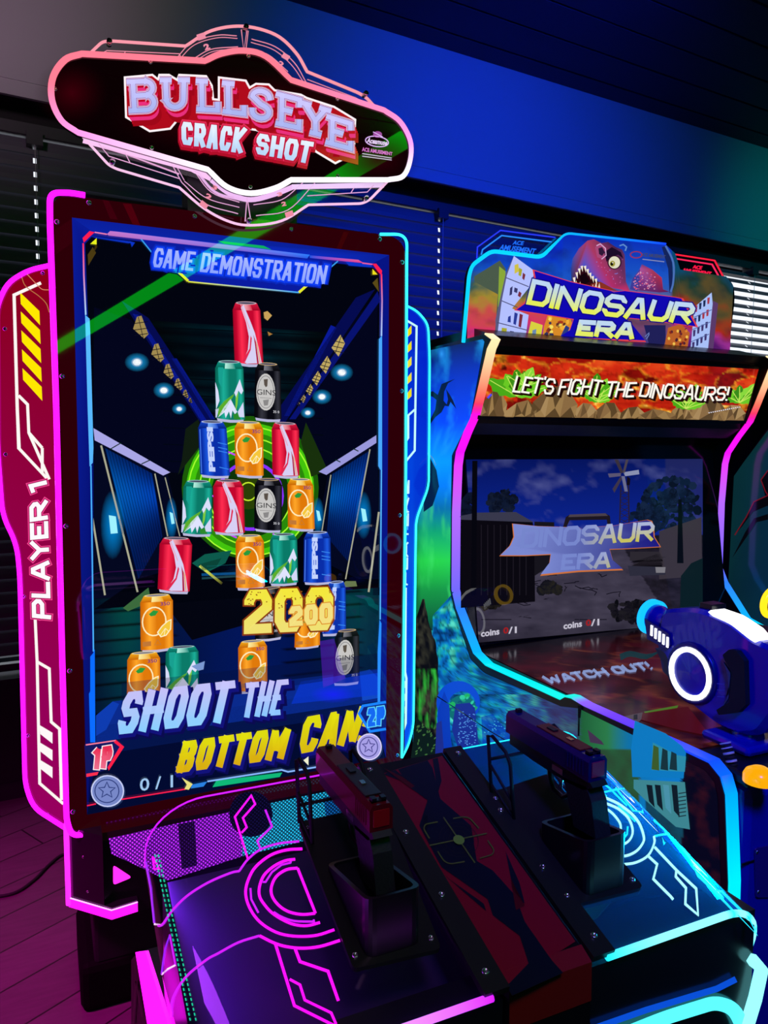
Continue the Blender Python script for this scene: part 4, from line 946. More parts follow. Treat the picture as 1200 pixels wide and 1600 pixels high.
for pts in ([(622, 1202), (668, 1188), (676, 1200), (688, 1248), (736, 1290), (745, 1345), (770, 1360), (806, 1400), (820, 1440), (862, 1500), (880, 1520), (800, 1556), (792, 1540), (826, 1505), (812, 1462), (770, 1430), (762, 1405), (690, 1355), (655, 1290), (668, 1250), (640, 1230)],
            [(606, 1206), (618, 1203), (648, 1228), (600, 1210)], [(676, 1186), (684, 1184), (690, 1220), (684, 1240)], [(660, 1278), (668, 1270), (668, 1300), (662, 1300)],
            [(694, 1366), (760, 1424), (756, 1412), (700, 1372)], [(790, 1330), (812, 1380), (820, 1412), (804, 1402)]): cp(pts, NAV, .0036)
for pts in ([(629, 1214), (648, 1228), (642, 1232), (600, 1200)], [(806, 1422), (820, 1415), (800, 1388), (798, 1372)]): cp(pts, '#6a0e22', .004)
tcx, tcy = 717, 1312
tg = '#5a7a2a'
for a, b in (((693, 1277), (742, 1348)), ((671, 1321), (761, 1302))): line(m, PC, [a, b], 2, C('#70803a'), .005, INK)
cp(ell(717, 1312, 9, 7, n=20, rot=20), '#8ab848', .006)
for pts in ([(671, 1310), (662, 1295), (664, 1288), (674, 1286), (684, 1284)], [(708, 1279), (724, 1276), (734, 1278), (748, 1294)], [(684, 1330), (694, 1346), (704, 1350), (726, 1346)], [(762, 1313), (772, 1328), (770, 1335), (750, 1341)]):
    line(m, PC, rnd(pts, 8, 4), 2, C('#6a7a36'), .005, INK)
for r in (16, 24, 31): line(m, PC, ell(717, 1312, r, r*.85, n=30, rot=20), .8, C('#302a30'), .005, INK, closed=True)
m.build('centre_panel', con)['label'] = 'dark red printed panel with green crosshair'
# black flanges with screws either side of the centre panel
for sx in (-1, 1):
    m = MB(); c = cl(sx*.070, (VB+VF)/2, .003)
    m.obox(c, EX, CEY, CN, (.015, (VB-VF)/2, .004), pbr('flange_black', (.012, .016, .014), .45)); fl = m.build('flange', con)
    for v in (VB-.016, -.115, -.215, VF+.022):
        mm = MB(); screw(mm, cl(sx*.072, v, .007), CN, .0042); mm.build('screw', fl)

# ---- curved clear covers
RR = .075; XL, XR = .300, .258; HB = -.10
def cover_profile(sx):
    x1 = XL if sx < 0 else XR
    return [(sx*.075, 0.0), (sx*x1*.6, 0.0)]+[(sx*(x1+RR*math.sin(a)), -RR+RR*math.cos(a)) for a in [math.pi/2*i/10 for i in range(11)]]+[(sx*(x1+RR), HB)]
class Cover:
    """the outside of a cover, as seen at a photo pixel"""
    def __init__(s, sx): s.sx = sx; s.x1 = XL if sx < 0 else XR
    def g(s, p):
        q = p-CO; x = q[0]*s.sx-s.x1; h = q@CN+RR
        return max(math.hypot(max(x, 0), max(h, 0))-RR, -RR) if (x > 0 or h > 0) else -RR
    def __call__(s, x, y, d=0.0):
        r = ray(x, y); r = r/np.linalg.norm(r); t = .3
        while t < 1.6 and s.g(CAM+r*t)-d > 0: t += .004
        if t >= 1.6: return s(x-1.5*s.sx, y+1.5, d)      # ray passes beside the cover: slide to its edge
        lo, hi = t-.004, t
        for _ in range(22):
            mid = (lo+hi)/2
            if s.g(CAM+r*mid)-d > 0: lo = mid
            else: hi = mid
        return CAM+r*hi
def cover(sx, tint, haze, hcol, label, edgecol, lines):
    prof = cover_profile(sx); m = MB(); ac = acrylic('cover_acrylic_'+('violet' if sx < 0 else 'cyan'), tint, 1.0, haze, hcol)
    vs = [VB+(VF-VB)*i/8 for i in range(9)]
    V = [cl(x, v, h) for v in vs for x, h in prof]; n = len(prof)
    m.mesh(V, [(j*n+i, j*n+i+1, (j+1)*n+i+1, (j+1)*n+i) for j in range(8) for i in range(n-1)], ac)
    o = m.build('clear_cover', con); o['label'] = label
    S = Cover(sx); m = MB()
    for pts, w, col in lines: line(m, S, pts, w, C(col), .0006, NEONW)
    m.build('etched_lines', o)
    m = MB(); ec = C(edgecol)
    fr = [cl(x, VF, h-.001) for x, h in prof]
    m.tube(fr, .0042, lit('edge_light', 1.5, .3, .3), cols=[mixc(ec, C('#ffffff'), .25*abs(math.sin(i*2.1))) for i in range(len(fr))], seg=8); m.build('front_edge', o)
    m = MB(); m.tube([cl(x, VB, h) for x, h in prof], .0011, lit('edge_light', 1.5, .3, .3), col=ec, seg=6); m.build('rear_edge', o)
    return o
Z = lambda pts: [(340+x/4, 1220+y/4) for x, y in pts]
Z1 = lambda pts: [(60+x/4, 1280+y/4) for x, y in pts]
VI, VI2 = '#c81cff', '#ff10ff'
left_lines = [
    (catmull(Z1([(720, 655), (770, 662)])+[(268, 1424), (292, 1400), (325, 1379), (360, 1364), (374, 1361)], 4)[2:], 3.6, VI),
    (catmull(Z([(134, 565), (190, 490), (270, 428), (380, 392), (510, 378)]), 5), 3.4, VI),
    (catmull(Z([(530, 425), (430, 432), (330, 465), (240, 535), (195, 610), (175, 690), (190, 770), (235, 850), (300, 910), (390, 955), (500, 972), (620, 965), (730, 930)]), 4), 4.4, VI2),
    (catmull([(267, 1590), (270, 1560), (290, 1527), (322, 1500), (340, 1490)]+Z([(130, 1010), (262, 968)]), 4), 3.8, VI),
    (catmull(Z([(262, 968), (350, 1012), (430, 1036), (530, 1046), (640, 1035), (765, 997)]), 4), 4.6, VI2),
    (catmull(Z([(485, 490), (420, 500), (350, 535), (290, 590), (262, 660), (262, 720), (290, 770), (340, 825), (410, 870), (480, 898), (560, 905), (640, 885)]), 4), 4.4, VI2),
    (Z([(455, 512), (400, 525), (340, 570), (300, 632), (282, 632)]), 3, VI), (Z([(460, 490), (455, 516)]), 3, VI),
    (catmull(Z([(500, 545), (430, 555), (365, 600), (335, 670), (345, 730), (390, 785), (450, 820), (530, 835), (610, 828)]), 4), 4.4, VI2), (Z([(500, 545), (612, 828)]), 4.2, VI2),
    (Z([(205, 670), (210, 740), (255, 825)]), 3.2, VI), (catmull(Z([(350, 820), (400, 850), (480, 876), (600, 880)]), 4), 3.4, VI), (Z([(600, 866), (606, 895)]), 3, VI),
    (Z([(190, 490), (108, 225), (210, 92), (235, 145), (158, 232), (182, 290), (150, 325)]), 3.2, VI2), (Z([(270, 430), (248, 375), (340, 285), (298, 180)]), 3.2, VI),
    (Z([(360, 1015), (480, 1405), (700, 1515), (800, 1560)]), 4.6, VI2), (Z([(450, 1240), (515, 1275), (545, 1370), (710, 1450), (740, 1520)]), 4.2, VI2), (Z([(485, 1050), (515, 1130), (690, 1190), (755, 1375)]), 4.8, VI2),
    (Z1([(820, 720), (855, 910), (770, 972)]), 2.6, VI), (catmull(Z1([(822, 722), (790, 820), (768, 970)]), 5), 2.2, '#8a20ff'), (Z1([(722, 655), (768, 662)]), 3, '#ffd0ff'), (Z1([(768, 972), (810, 935), (856, 912)]), 2.6, '#ffd0ff'),
    (Z1([(668, 265), (700, 430), (722, 650)]), 2.4, '#a028ff'), (Z1([(712, 232), (756, 312), (724, 312), (712, 232)]), 2.6, VI2)]
for k in (0, 1):  # teal dashes: a reflection of beads drawn as glowing strokes
    for i in range(34):
        a = i/34; b = a+.017; A, B = np.array([242+k*5, 1335]), np.array([298+k*9, 1598]); left_lines.append(([tuple(A+(B-A)*a), tuple(A+(B-A)*b)], 2, '#18b890'))
CY1, CY2 = '#20d8ff', '#a8fcff'
Y7 = lambda pts: [(960+x/5, 1100+y/5) for x, y in pts]
Y4 = lambda pts: [(880+x/3.75, 1280+y/3.75) for x, y in pts]
right_lines = [
    (catmull(Y7([(-170, 690), (0, 760), (80, 810), (150, 870), (200, 940), (230, 1030), (225, 1080), (180, 1140), (120, 1175), (55, 1190)]), 4), 3.4, CY2),
    (catmull(Y7([(-170, 735), (0, 800), (60, 840), (110, 890), (140, 960), (140, 1020), (110, 1070), (60, 1100)]), 4), 3.2, CY2),
    (catmull(Y7([(-150, 790), (-40, 830), (40, 920), (52, 985)]), 4), 3.0, CY2),
    (catmull(Y7([(310, 1030), (312, 1085), (265, 1180), (170, 1235), (65, 1252)]), 4), 3.2, CY2),
    (catmull(Y7([(310, 1030), (400, 1014), (500, 1020), (590, 1050), (650, 1110)]), 4), 2.6, CY1), (catmull(Y7([(-130, 700), (0, 668), (100, 660), (180, 680), (240, 740)]), 4), 2.4, CY1),
    (Y7([(310, 900), (390, 1090), (470, 1050), (310, 900)]), 2.2, CY1), (Y7([(10, 650), (150, 830), (225, 845), (215, 770)]), 2.2, CY1), (Y7([(30, 790), (165, 915)]), 2, CY1), (Y7([(105, 955), (100, 1015), (70, 1050)]), 2.6, CY1),
    (Y7([(265, 1185), (335, 1250), (305, 1365), (440, 1500)])+[(1052, 1405)], 3.2, CY2),
    ([(1023, 1323), (1057, 1359), (1088, 1388), (1091, 1429), (1071, 1412), (1072, 1387), (1056, 1369), (1057, 1359)], 3.2, CY2),
    ([(1069, 1315), (1076, 1337), (1091, 1368), (1117, 1392), (1183, 1461), (1169, 1432), (1128, 1392), (1117, 1392)], 2.6, CY1),
    (Y7([(-230, 520), (-40, 650), (100, 790)]), 1.6, CY1), (Y7([(-200, 610), (-60, 720)]), 2.4, CY1),
    ([(890, 1166), (930, 1195), (985, 1244)], 2.4, '#1890ff'), ([(1103, 1316), (1106, 1335), (1116, 1365)], 2.0, CY1), ([(895, 1216), (915, 1228), (940, 1226)], 2, CY1)]
cover(-1, (0.90, 0.86, 0.96), 0.03, (0.30, 0.12, 0.9), 'clear curved cover with violet etched lines', '#c418ff', left_lines)
cover(1, (0.80, 0.91, 0.97), 0.20, (0.06, 0.5, 1.0), 'clear curved cover with cyan etched lines', '#20e8ff', right_lines)
# light strips and front faces of the pedestal
m = MB(); SX = XP(-.376)
m.face([SX(x, y) for x, y in [(216, 1487), (232, 1485), (270, 1604), (236, 1604)]], NEON, C('#ff10f0'))
q = [SX(x, y) for x, y in [(216, 1487), (232, 1485), (270, 1604), (236, 1604)]]
m.prism(q, (-.004, 0, 0), NEON, C('#ff10f0')); m.build('side_light_strip', con)['label'] = 'magenta side light strip'
m = MB(); m.prism([SX(x, y) for x, y in [(205, 1500), (216, 1487), (236, 1604), (205, 1604)]], (.03, 0, 0), BLACK)
for a, b in (((212, 1533), (208, 1600)), ((212, 1533), (222, 1590))): line(m, SX, [a, b], 2, C('#8a6a50'), .003, INK)
m.build('side_plate', con)
zf = lambda v: cl(0, v, 0)[2]
yF = cl(0, VF, 0)[1]
m = MB()
m.box((.058, yF+.006, .70), (.318, yF+.05, zf(VF)-.012), pbr('front_gloss_black', (.010, .012, .016), .22, spec=.6)); m.box((-.36, yF+.006, .70), (-.058, yF+.05, zf(VF)-.012), MATS['front_gloss_black'])
m.build('front_fascia', con)
FP = YP(yF+.004)
def strip3(mb, pts, w, col, mat):
    line(mb, FP, pts, w, C(col), .002, mat)
m = MB(); strip3(m, rnd([(960, 1622), (1040, 1590), (1118, 1566), (1146, 1575), (1160, 1602), (1163, 1640)], 22, 5), 22, '#50f0ff', lit('front_light_strip', 1.5, .3, .3))
strip3(m, [(930, 1606), (1010, 1578), (1120, 1545), (1150, 1530)], 10, '#0a50d8', PRINT)
m.build('front_light_strip', con)['label'] = 'cyan front light strip'
m = MB(); m.tube([FP(x, y, .004) for x, y in [(1176, 1500), (1190, 1514), (1180, 1560), (1166, 1606)]], .008, MATS['front_light_strip'], C('#8af8ff')); m.build('corner_light_strip', con)
# the covers are edge-lit: an LED bar under each outer edge
for sx, colr, e in ((-1, (.45, .05, 1.0), .28), (1, (.0, .5, 1.0), 2.6)):
    a_ = cl(-.352 if sx < 0 else .312, (VB+VF)/2, -.035); l_ = lamp('cover_led_bar', 'AREA', tuple(a_), tuple(cl(sx*.10, (VB+VF)/2, -.06)), e, colr, .02)
    l_.data.shape = 'RECTANGLE'; l_.data.size = .30; l_.data.size_y = .02
# gun plates, holster boxes, guard hoops, screws
def gun_mount(sx, plate, hx, hy, ztop, legs, hooph, zbar, gw):
    m = MB(); P_ = rnd(plate, 9, 4, True)
    m.prism([PC(x, y, .006) for x, y in P_], -CN*.006, pbr('plate_black', (.010, .013, .013), .4)); pl_ = m.build('mount_plate', con)
    ctr = sum((PC(x, y, .006) for x, y in plate))/len(plate)
    for x, y in plate:
        mm = MB(); p = PC(x, y, .006); screw(mm, p+(ctr-p)*.13, CN, .0036); mm.build('screw', pl_)
    m = MB(); (x0, x1), (y0, y1) = hx, hy; w = .005
    hm = pbr('holster_plastic', (.010, .010, .013), .28, spec=.5)
    def zb(y): return CO[2]+(y-CO[1])*.308+.004
    outer = rnd([(x0, y0), (x1, y0), (x1, y1), (x0, y1)], .012, 4, True)
    V = []; n = len(outer); cx_, cy_ = (x0+x1)/2, (y0+y1)/2; inn = [(cx_+(x-cx_)*(1-2*w/(x1-x0)), cy_+(y-cy_)*(1-2*w/(y1-y0))) for x, y in outer]
    zt = lambda y: ztop-(y-y0)*.2
    for x, y in outer: V.append((x, y, zb(y)))
    for x, y in outer: V.append((x, y, zt(y)))
    for x, y in inn: V.append((x, y, zt(y)))
    for x, y in inn: V.append((x, y, zb(y)+.003))
    F = []
    for k in range(3):
        for i in range(n): F.append((k*n+i, k*n+(i+1) % n, (k+1)*n+(i+1) % n, (k+1)*n+i))
    F.append(list(range(3*n, 4*n))); m.mesh(V, F, hm, smooth=False); m.build('holster', con)
    A, B = [PC(x, y, .006) for x, y in legs]; up = np.array([0, .012, hooph]); m = MB()
    for off in (0, gw):
        o = np.array([off, 0, 0]); pts = [A+o, A+o+up, A+o+up+(B-A)*.2+np.array([0, 0, .006]), B+o+up-(B-A)*.2+np.array([0, 0, .004]), B+o+up*.92, B+o]
        pts2 = []
        for i, p in enumerate(pts): pts2.append(p)
        m.tube(pts2, .0026, RUBBER)
        m.tube([A+o+up*.5, B+o+up*.28], .002, RUBBER); m.tube([A+o+up*.15, B+o-up*0+up*.02], .002, RUBBER)
    p = A+up*.5; m.tube([(p[0], p[1], zbar), (p[0]+gw, p[1], zbar)], .0024, RUBBER)
    m.build('barrel_guard', con)
gun_mount(-1, [(466, 1284), (600, 1256), (690, 1482), (552, 1514)], (-.187, -.122), (-1.242, -1.118), .990, [(468, 1286), (488, 1318)], .078, 1.0052, .074)
gun_mount(1, [(760, 1240), (858, 1208), (1006, 1386), (888, 1416)], (.098, .162), (-1.246, -1.150), .992, [(768, 1238), (803, 1280)], .078, 1.0252, .105)

# ---- the two pistols
def pistol(name, label, o, slide, accent, top):
    t = thing(name, label, 'toy gun', tuple(o), group='light guns of the can-shooting game')
    o = np.array(o, float)
    sm = pbr(name+'_slide_'+slide, slide, .28, spec=.6, coat=.3); fm = pbr('gun_frame', (.012, .012, .02), .38)
    L, w, h = .183, .0145, .031
    pr = [(-w, -h), (w, -h), (w, -.006), (w-.004, 0), (-w+.004, 0), (-w, -.006)]
    m = MB(); m.prism([o+np.array([x, 0, z]) for x, z in pr], (0, L, 0), sm)
    for i in range(6):
        y = .010+i*.006
        for s in (-1, 1): m.box(o+np.array([s*w-.0008, y, -.026]), o+np.array([s*w+.0008, y+.003, -.007]), sm)
    sl = m.build('slide', t)
    m = MB(); m.box(o+np.array([-.004, L-.014, 0]), o+np.array([.004, L-.008, .005]), fm); m.build('front_sight', sl)
    m = MB(); m.box(o+np.array([-.009, .006, 0]), o+np.array([-.003, .014, .005]), fm); m.box(o+np.array([.003, .006, 0]), o+np.array([.009, .014, .005]), fm); m.box(o+np.array([-.009, .006, 0]), o+np.array([.009, .014, .002]), fm); m.build('rear_sight', sl)
    m = MB(); m.box(o+np.array([-.0105, .022, .0001]), o+np.array([.0105, .115, .0022]), pbr('gun_top_'+top, top, .35), bev=.0008); m.box(o+np.array([-.003, .05, .002]), o+np.array([.003, .06, .0035]), STEEL); m.box(o+np.array([-.004, .085, .002]), o+np.array([.004, .10, .004]), fm); m.build('top_plate', sl)
    m = MB(); m.box(o+np.array([-.010, -.0012, -.026]), o+np.array([.010, .0002, -.006]), pbr('gun_cap_'+accent, accent, .3), bev=.0005); m.build('end_cap', sl)
    m = MB(); m.cyl(o+np.array([0, L-.002, -.012]), o+np.array([0, L+.003, -.012]), .006, fm); m.build('muzzle', sl)
    fr = [(.0, -.031), (.176, -.031), (.176, -.047), (.120, -.050), (.092, -.050), (.05, -.050), (.012, -.046), (-.006, -.036)]
    m = MB(); m.prism([o+np.array([-.012, y, z]) for y, z in fr], (.024, 0, 0), fm); m.build('frame', t)
    gr = [(.052, -.046), (.006, -.040), (-.004, -.055), (-.014, -.098), (.028, -.102), (.038, -.078), (.046, -.060)]
    m = MB(); m.prism([o+np.array([-.012, y, z]) for y, z in gr], (.024, 0, 0), pbr('gun_grip', (.014, .014, .018), .6, bump=.4, scale=300)); m.build('grip', t)
    m = MB(); m.tube([o+np.array([0, y, z]) for y, z in [(.050, -.052), (.053, -.072), (.066, -.082), (.086, -.080), (.094, -.068), (.098, -.048)]], .0034, fm); m.build('trigger_guard', t)
    m = MB(); m.tube([o+np.array([0, y, z]) for y, z in [(.074, -.048), (.070, -.058), (.072, -.071)]], .0028, STEEL); m.build('trigger', t)
    m = MB(); m.box(o+np.array([-.0135, .052, -.044]), o+np.array([-.0118, .074, -.036]), STEEL); m.build('slide_stop', t)
    return t
pistol('light_gun', 'red toy pistol standing in the holster left of the red centre panel', (-.143, -1.180, 1.058), '#7a0820', '#c01020', '#2a0610')
pistol('light_gun', 'dark blue toy pistol with red top standing in the holster under the cyan cover', (.140, -1.212, 1.078), '#101060', '#b02050', '#7a1420')
# ================================================================ DINOSAUR CABINET
dino = thing('dinosaur_cabinet', 'wide dinosaur shooting arcade cabinet with painted side panel and rainbow light edges', 'arcade machine', (1.12, -0.2, 0))
X0, WID, TH = 0.58, 1.055, 0.030          # outer face of the left side panel, overall pitch, panel thickness
LP = XP(0.596)
led_px = [(764, 523), (775, 531), (768, 545), (752, 614), (744, 646), (731, 675), (719, 706), (716, 727), (713, 800), (712, 921), (719, 950), (746, 1020), (765, 1039), (883, 1092.5), (891, 1088), (900, 1090), (920, 1102), (960, 1120), (1060, 1164), (1116, 1190), (1134, 1212), (1142, 1240), (1147, 1376)]
prof = [LP(x, y)[1:] for x, y in led_px]
prof = [(y, z) for y, z in prof]+[(-1.06, 0.10)]
stops = [(0, '#ffe8b0'), (2, '#ffd8a0'), (3, '#ff6a58'), (3.6, '#ff2060'), (4, '#ff10d0'), (6, '#e010ff'), (7, '#d838f4'), (8, '#a860ff'), (9, '#6a60ff'), (10, '#2a78ff'), (11, '#08a8ff'), (12, '#00d8e8'), (13, '#00e8dc'), (15, '#00e0d0'), (15.6, '#8a60ff'), (17, '#6a38e8'), (18, '#2038ff'), (19, '#1048ff'), (20, '#0860ff'), (21, '#00a0ff'), (22, '#00e0ff'), (24, '#00b8ff')]
stops = [(a, C(c)) for a, c in stops]
LEDM = lit('edge_led_strip', 1.25, .3, .3)
back = [(0.55, prof[-1][1]), (0.55, prof[0][1])]
def side(x_out, sgn, name_label):
    """side panel: slab with profile; its front edge carries the light strip"""
    m = MB(); outline = prof+back
    xa = x_out; xb = x_out+sgn*TH
    V = [np.array([xa, y, z]) for y, z in outline]
    m.prism(V, (sgn*TH, 0, 0), BLACK); o = m.build('side_panel', dino); o['label'] = name_label
    m = MB(); n = len(prof); 
    e0, e1 = min(xa, xb)+.002, max(xa, xb)-.002
    pp = []
    for i, (y, z) in enumerate(prof):
        a = prof[max(i-1, 0)]; b = prof[min(i+1, n-1)]; t = np.array([b[0]-a[0], b[1]-a[1]]); t /= np.linalg.norm(t)+1e-9
        nn = np.array([t[1], -t[0]]); nn = nn if nn[0] < 0 or abs(nn[1]) > abs(nn[0]) and nn[1] > 0 else -nn
        pp.append((y+nn[0]*.004, z+nn[1]*.004))
    # finer steps so that the colour runs smoothly
    for i in range(n-1):
        for k in range(4):
            u0, u1 = k/4, (k+1)/4; A = [pp[i][j]*(1-u0)+pp[i+1][j]*u0 for j in (0, 1)]; B = [pp[i][j]*(1-u1)+pp[i+1][j]*u1 for j in (0, 1)]
            ca, cb = ramp(i+u0, stops), ramp(i+u1, stops)
            P4 = [(e0, *A), (e1, *A), (e1, *B), (e0, *B)]
            m.face(P4, LEDM, cols=[ca, ca, cb, cb])
            for ex in (e0, e1):
                A2 = [prof[i][j]*(1-u0)+prof[i+1][j]*u0 for j in (0, 1)]; B2 = [prof[i][j]*(1-u1)+prof[i+1][j]*u1 for j in (0, 1)]
                m.face([(ex, *A), (ex, *B), (ex, *B2), (ex, *A2)], LEDM, cols=[ca, cb, cb, ca])
    m.build('edge_light', o)['label'] = 'rainbow light strip on the panel edge'
    return o
lp = side(X0, 1, 'side panel painted with pterosaur, jungle and raptor head')
rp = side(X0+WID+TH, -1, 'far side panel with rainbow light edge')
# ---- artwork on the left panel's outer face
AX = XP(X0)
m = MB(); K0 = .0008; ART = lit('artwork_print', 1.0, .12, .45)  # ART glows in place of the neon light falling on the print
art_edge = [(640, 560), (690, 546), (752, 528), (757, 533), (735, 653), (706, 711), (705, 760), (703, 921), (708, 948), (735, 1030), (757, 1052), (879, 1105), (888, 1101), (902, 1106), (1049, 1178), (1101, 1203), (1116, 1222), (1121, 1246), (1126, 1376), (1126, 1420)]
def side_right(y):
    for (xa, ya), (xb, yb) in zip(art_edge[2:], art_edge[3:]):
        if ya <= y <= yb: return xa+(xb-xa)*(y-ya)/(yb-ya+1e-9)
    return 752
def sky_art(s, t):
    n = fbm(s*3+1, t*7+2); n2 = fbm(s*6+9, t*12+4)
    base = ramp(t, [(0, C('#0a2468')), (.12, C('#0836c8')), (.28, C('#0848ff')), (.42, C('#0a9cff')), (.50, C('#0880ff')), (.58, C('#0a70b0')), (.66, C('#12a878')), (.76, C('#28d850')), (.86, C('#189848')), (1, C('#0a3c3c'))])
    dk = C('#02082c'); k = max(0, min(1, (.52-n)*1.6+(.38-s)*1.3)); c = mixc(base, dk, k*.85)
    li = C('#20a8ff') if t < .55 else C('#40e870'); k = max(0, (n2-.55)*2.2)*max(0, min(1, s*1.6)); return mixc(c, li, min(.7, k))
def rock_art(s, t):
    n = fbm(s*7, t*9); c1, c2, w = cell(s*6+n, t*7+n); n3 = fbm(s*16, t*20)
    c = ramp(n*.7+n3*.3, [(.25, C('#02142e')), (.40, C('#0650a0')), (.52, C('#0a7ccc')), (.62, C('#18b0b8')), (.74, C('#58e0c8'))])
    if c2-c1 < .10: c = mixc(c, C('#021030'), .6)
    return mixc(c, C('#0a5a30'), max(0, n3-.5)*1.6)
def wl(y): return 668+max(0, (y-1120))*.0
def warp_a(s, t): y = 530+t*(985-530); xr = side_right(y); xl = 640; yy = y+(1-s)*24*(1-t)**4; return np.array([xl+(xr-xl)*s, yy])
grid(m, AX, None, 36, 120, sky_art, K0, ART, warp=warp_a)
def warp_b(s, t): y = 930+t*(1405-930); xr = side_right(y); return np.array([645+(xr-645)*s, y])
def low_art(s, t):
    p = warp_b(s, t)
    x, y = p; c = rock_art(x/110, y/110)
    if x > 905:      # green / blue building part of the picture
        g = ramp((x-905)/130, [(0, C('#1a5a34')), (.35, C('#2a7a48')), (.6, C('#0a70a8')), (1, C('#0a78c8'))]); k = fbm(x/18, y/18)
        if x > 1065 or (x > 1045 and y < 1182): g = mixc(C('#04061c'), C('#38101c'), max(0, k-.45)*2)
        if 1010 < x < 1066 and y > 1230: g = mixc(C('#10506c'), C('#10202c'), k*.8)
        if x < 1000 and y > 1172: g = mixc(C('#24603c'), C('#2a3428'), k)
        c = g
    elif y < 985 and x > 690 or False:
        pass
    elif 780 < x: c = mixc(c, mixc(C('#2a3468'), C('#3c2a58'), fbm(x/30, y/30)), min(1, (x-780)/90)*.85)
    return c
grid(m, AX, None, 150, 145, low_art, K0*.9, ART, warp=warp_b)
# upper edge of the rock and dark trunk at its left
def ap(pts, col, d=K0*1.5, cols=None, a=1.0): poly(m, AX, pts, C(col, a), d, PRINTA if a < 1 else ART, cols=cols)
def rock2(s, t):
    p = rw_(s, t); return rock_art(p[0]/110+3, p[1]/110)
def rw_(s, t):
    y = 925+t*160; top = 0; xr = side_right(y); xl = 690-20*min(1, max(0, (y-960)/60)) if y > 925 else 690
    xl = max(676, 712-(y-922)*.9) ; return np.array([xl+(xr-xl)*s, y])
grid(m, AX, None, 40, 40, rock2, K0*1.6, ART, warp=rw_)
def trunk(s, t):
    n = fbm(s*5, t*22); k = fbm(s*9+4, t*9); c = mixc(C('#0a0c14'), C('#4a4a3c'), max(0, n-.42)*1.6)
    if .45 < t < .85: c = mixc(c, C('#2fae3a'), max(0, k-.45)*3*(1 if s > .2 else .4))
    return mixc(c, C('#020408'), max(0, .3-s)*1.4)
def tw(s, t): y = 936+t*(1175-936); xr = 664+20*min(1, t*2.6)+9*(fbm(t*14, 1.3)-.5); xl = 646+14*max(0, .18-t)/.18; return np.array([xl+(xr-xl)*s, y])
grid(m, AX, None, 20, 60, trunk, K0*1.8, ART, warp=tw)
ap([(650, 1120), (678, 1150), (690, 1190), (640, 1200)], '#0a1c1c', K0*2)
for k in range(26):
    x, y = 650+random.random()*30, 1130+random.random()*50; ap(ell(x, y, 1.2, 2.6, n=6, rot=random.random()*90), '#3c6a38', K0*2.1)
# pterosaur silhouette and moonlike lamp
glow(m, AX, 690, 553, 8, 14, C('#30a0ff', .9), C('#0a40c0', 0), K0*2, mat=PRINTA)
PT = '#061638'
ap([(668, 615), (676, 611), (684, 617), (690, 600), (700, 596), (711, 592), (700, 599), (694, 612), (693, 626), (698, 632), (700, 624), (697, 608), (703, 617), (708, 626), (713, 639), (704, 628), (701, 635), (695, 634), (690, 644), (680, 652), (670, 666), (668, 668), (673, 654), (680, 640), (682, 625), (676, 620), (670, 618)], PT, K0*2.2)
ap([(662, 705), (672, 715), (682, 735), (686, 760), (676, 790), (662, 800)], '#05204a', K0*2.2); line(m, AX, catmull([(668, 708), (676, 716), (681, 727)], 4), 1.2, C('#5a90c8'), K0*2.3)
# big reptile eye socket and scaly neck above the console
ap(ell(716, 1098, 34, 34, 150, 390, n=24)+ell(722, 1104, 22, 24, 30, -210, n=20)[::1], '#0a48d0', K0*2.4)
ap(ell(722, 1108, 22, 22, n=22), '#0c6c70', K0*2.3)
for k in range(40):
    a, r = random.random()*6.28, random.random()*20; ap(ell(722+r*math.cos(a), 1106+r*math.sin(a), 1.5+random.random()*3, 2+random.random()*4, n=7, rot=random.random()*90), random.choice(['#1c9a78', '#20b060', '#0a5070', '#30c8a0']), K0*2.5)
ap([(684, 1110), (694, 1080), (702, 1100), (704, 1150), (708, 1180), (682, 1180)], '#0a38b8', K0*2.6); ap([(682, 1130), (690, 1126), (694, 1178), (680, 1180)], '#1c2c8c', K0*2.7)
ap([(712, 1100), (734, 1098), (742, 1106), (748, 1165), (716, 1170), (706, 1140)], '#182a90', K0*2.7)
for k in range(90):
    x, y = 716+random.random()*28, 1112+random.random()*52; ap(ell(x, y, 1.3, .8, n=6), '#5090e0', K0*2.8)
ap([(752, 1120), (770, 1116), (800, 1150), (830, 1180), (790, 1190), (755, 1185)], '#0c3cb4', K0*2.6, a=.75)
for k in range(60):
    x, y = 756+random.random()*50, 1122+random.random()*54; ap(ell(x, y, 1.5, .7, n=6, rot=20), random.choice(['#38a0e8', '#2068c8', '#50c8d8']), K0*2.9)
for k in range(12): ap([(797+k*6, 1196), (802+k*6, 1195), (801+k*6, 1212), (799+k*6, 1212)], '#38a8d8', K0*2.9)
ap([(792, 1170), (850, 1166), (872, 1196), (792, 1198)], '#0a3c9c', K0*2.85)
line(m, AX, [(683, 1088), (720, 1112), (765, 1142), (792, 1158)], 1.6, C('#021020'), K0*3.2); line(m, AX, [(905, 1102), (904, 1150)], 3, C('#060810'), K0*3.2)
ap([(903, 1102), (909, 1104), (907, 1122), (903, 1122)], '#020408', K0*3.3)
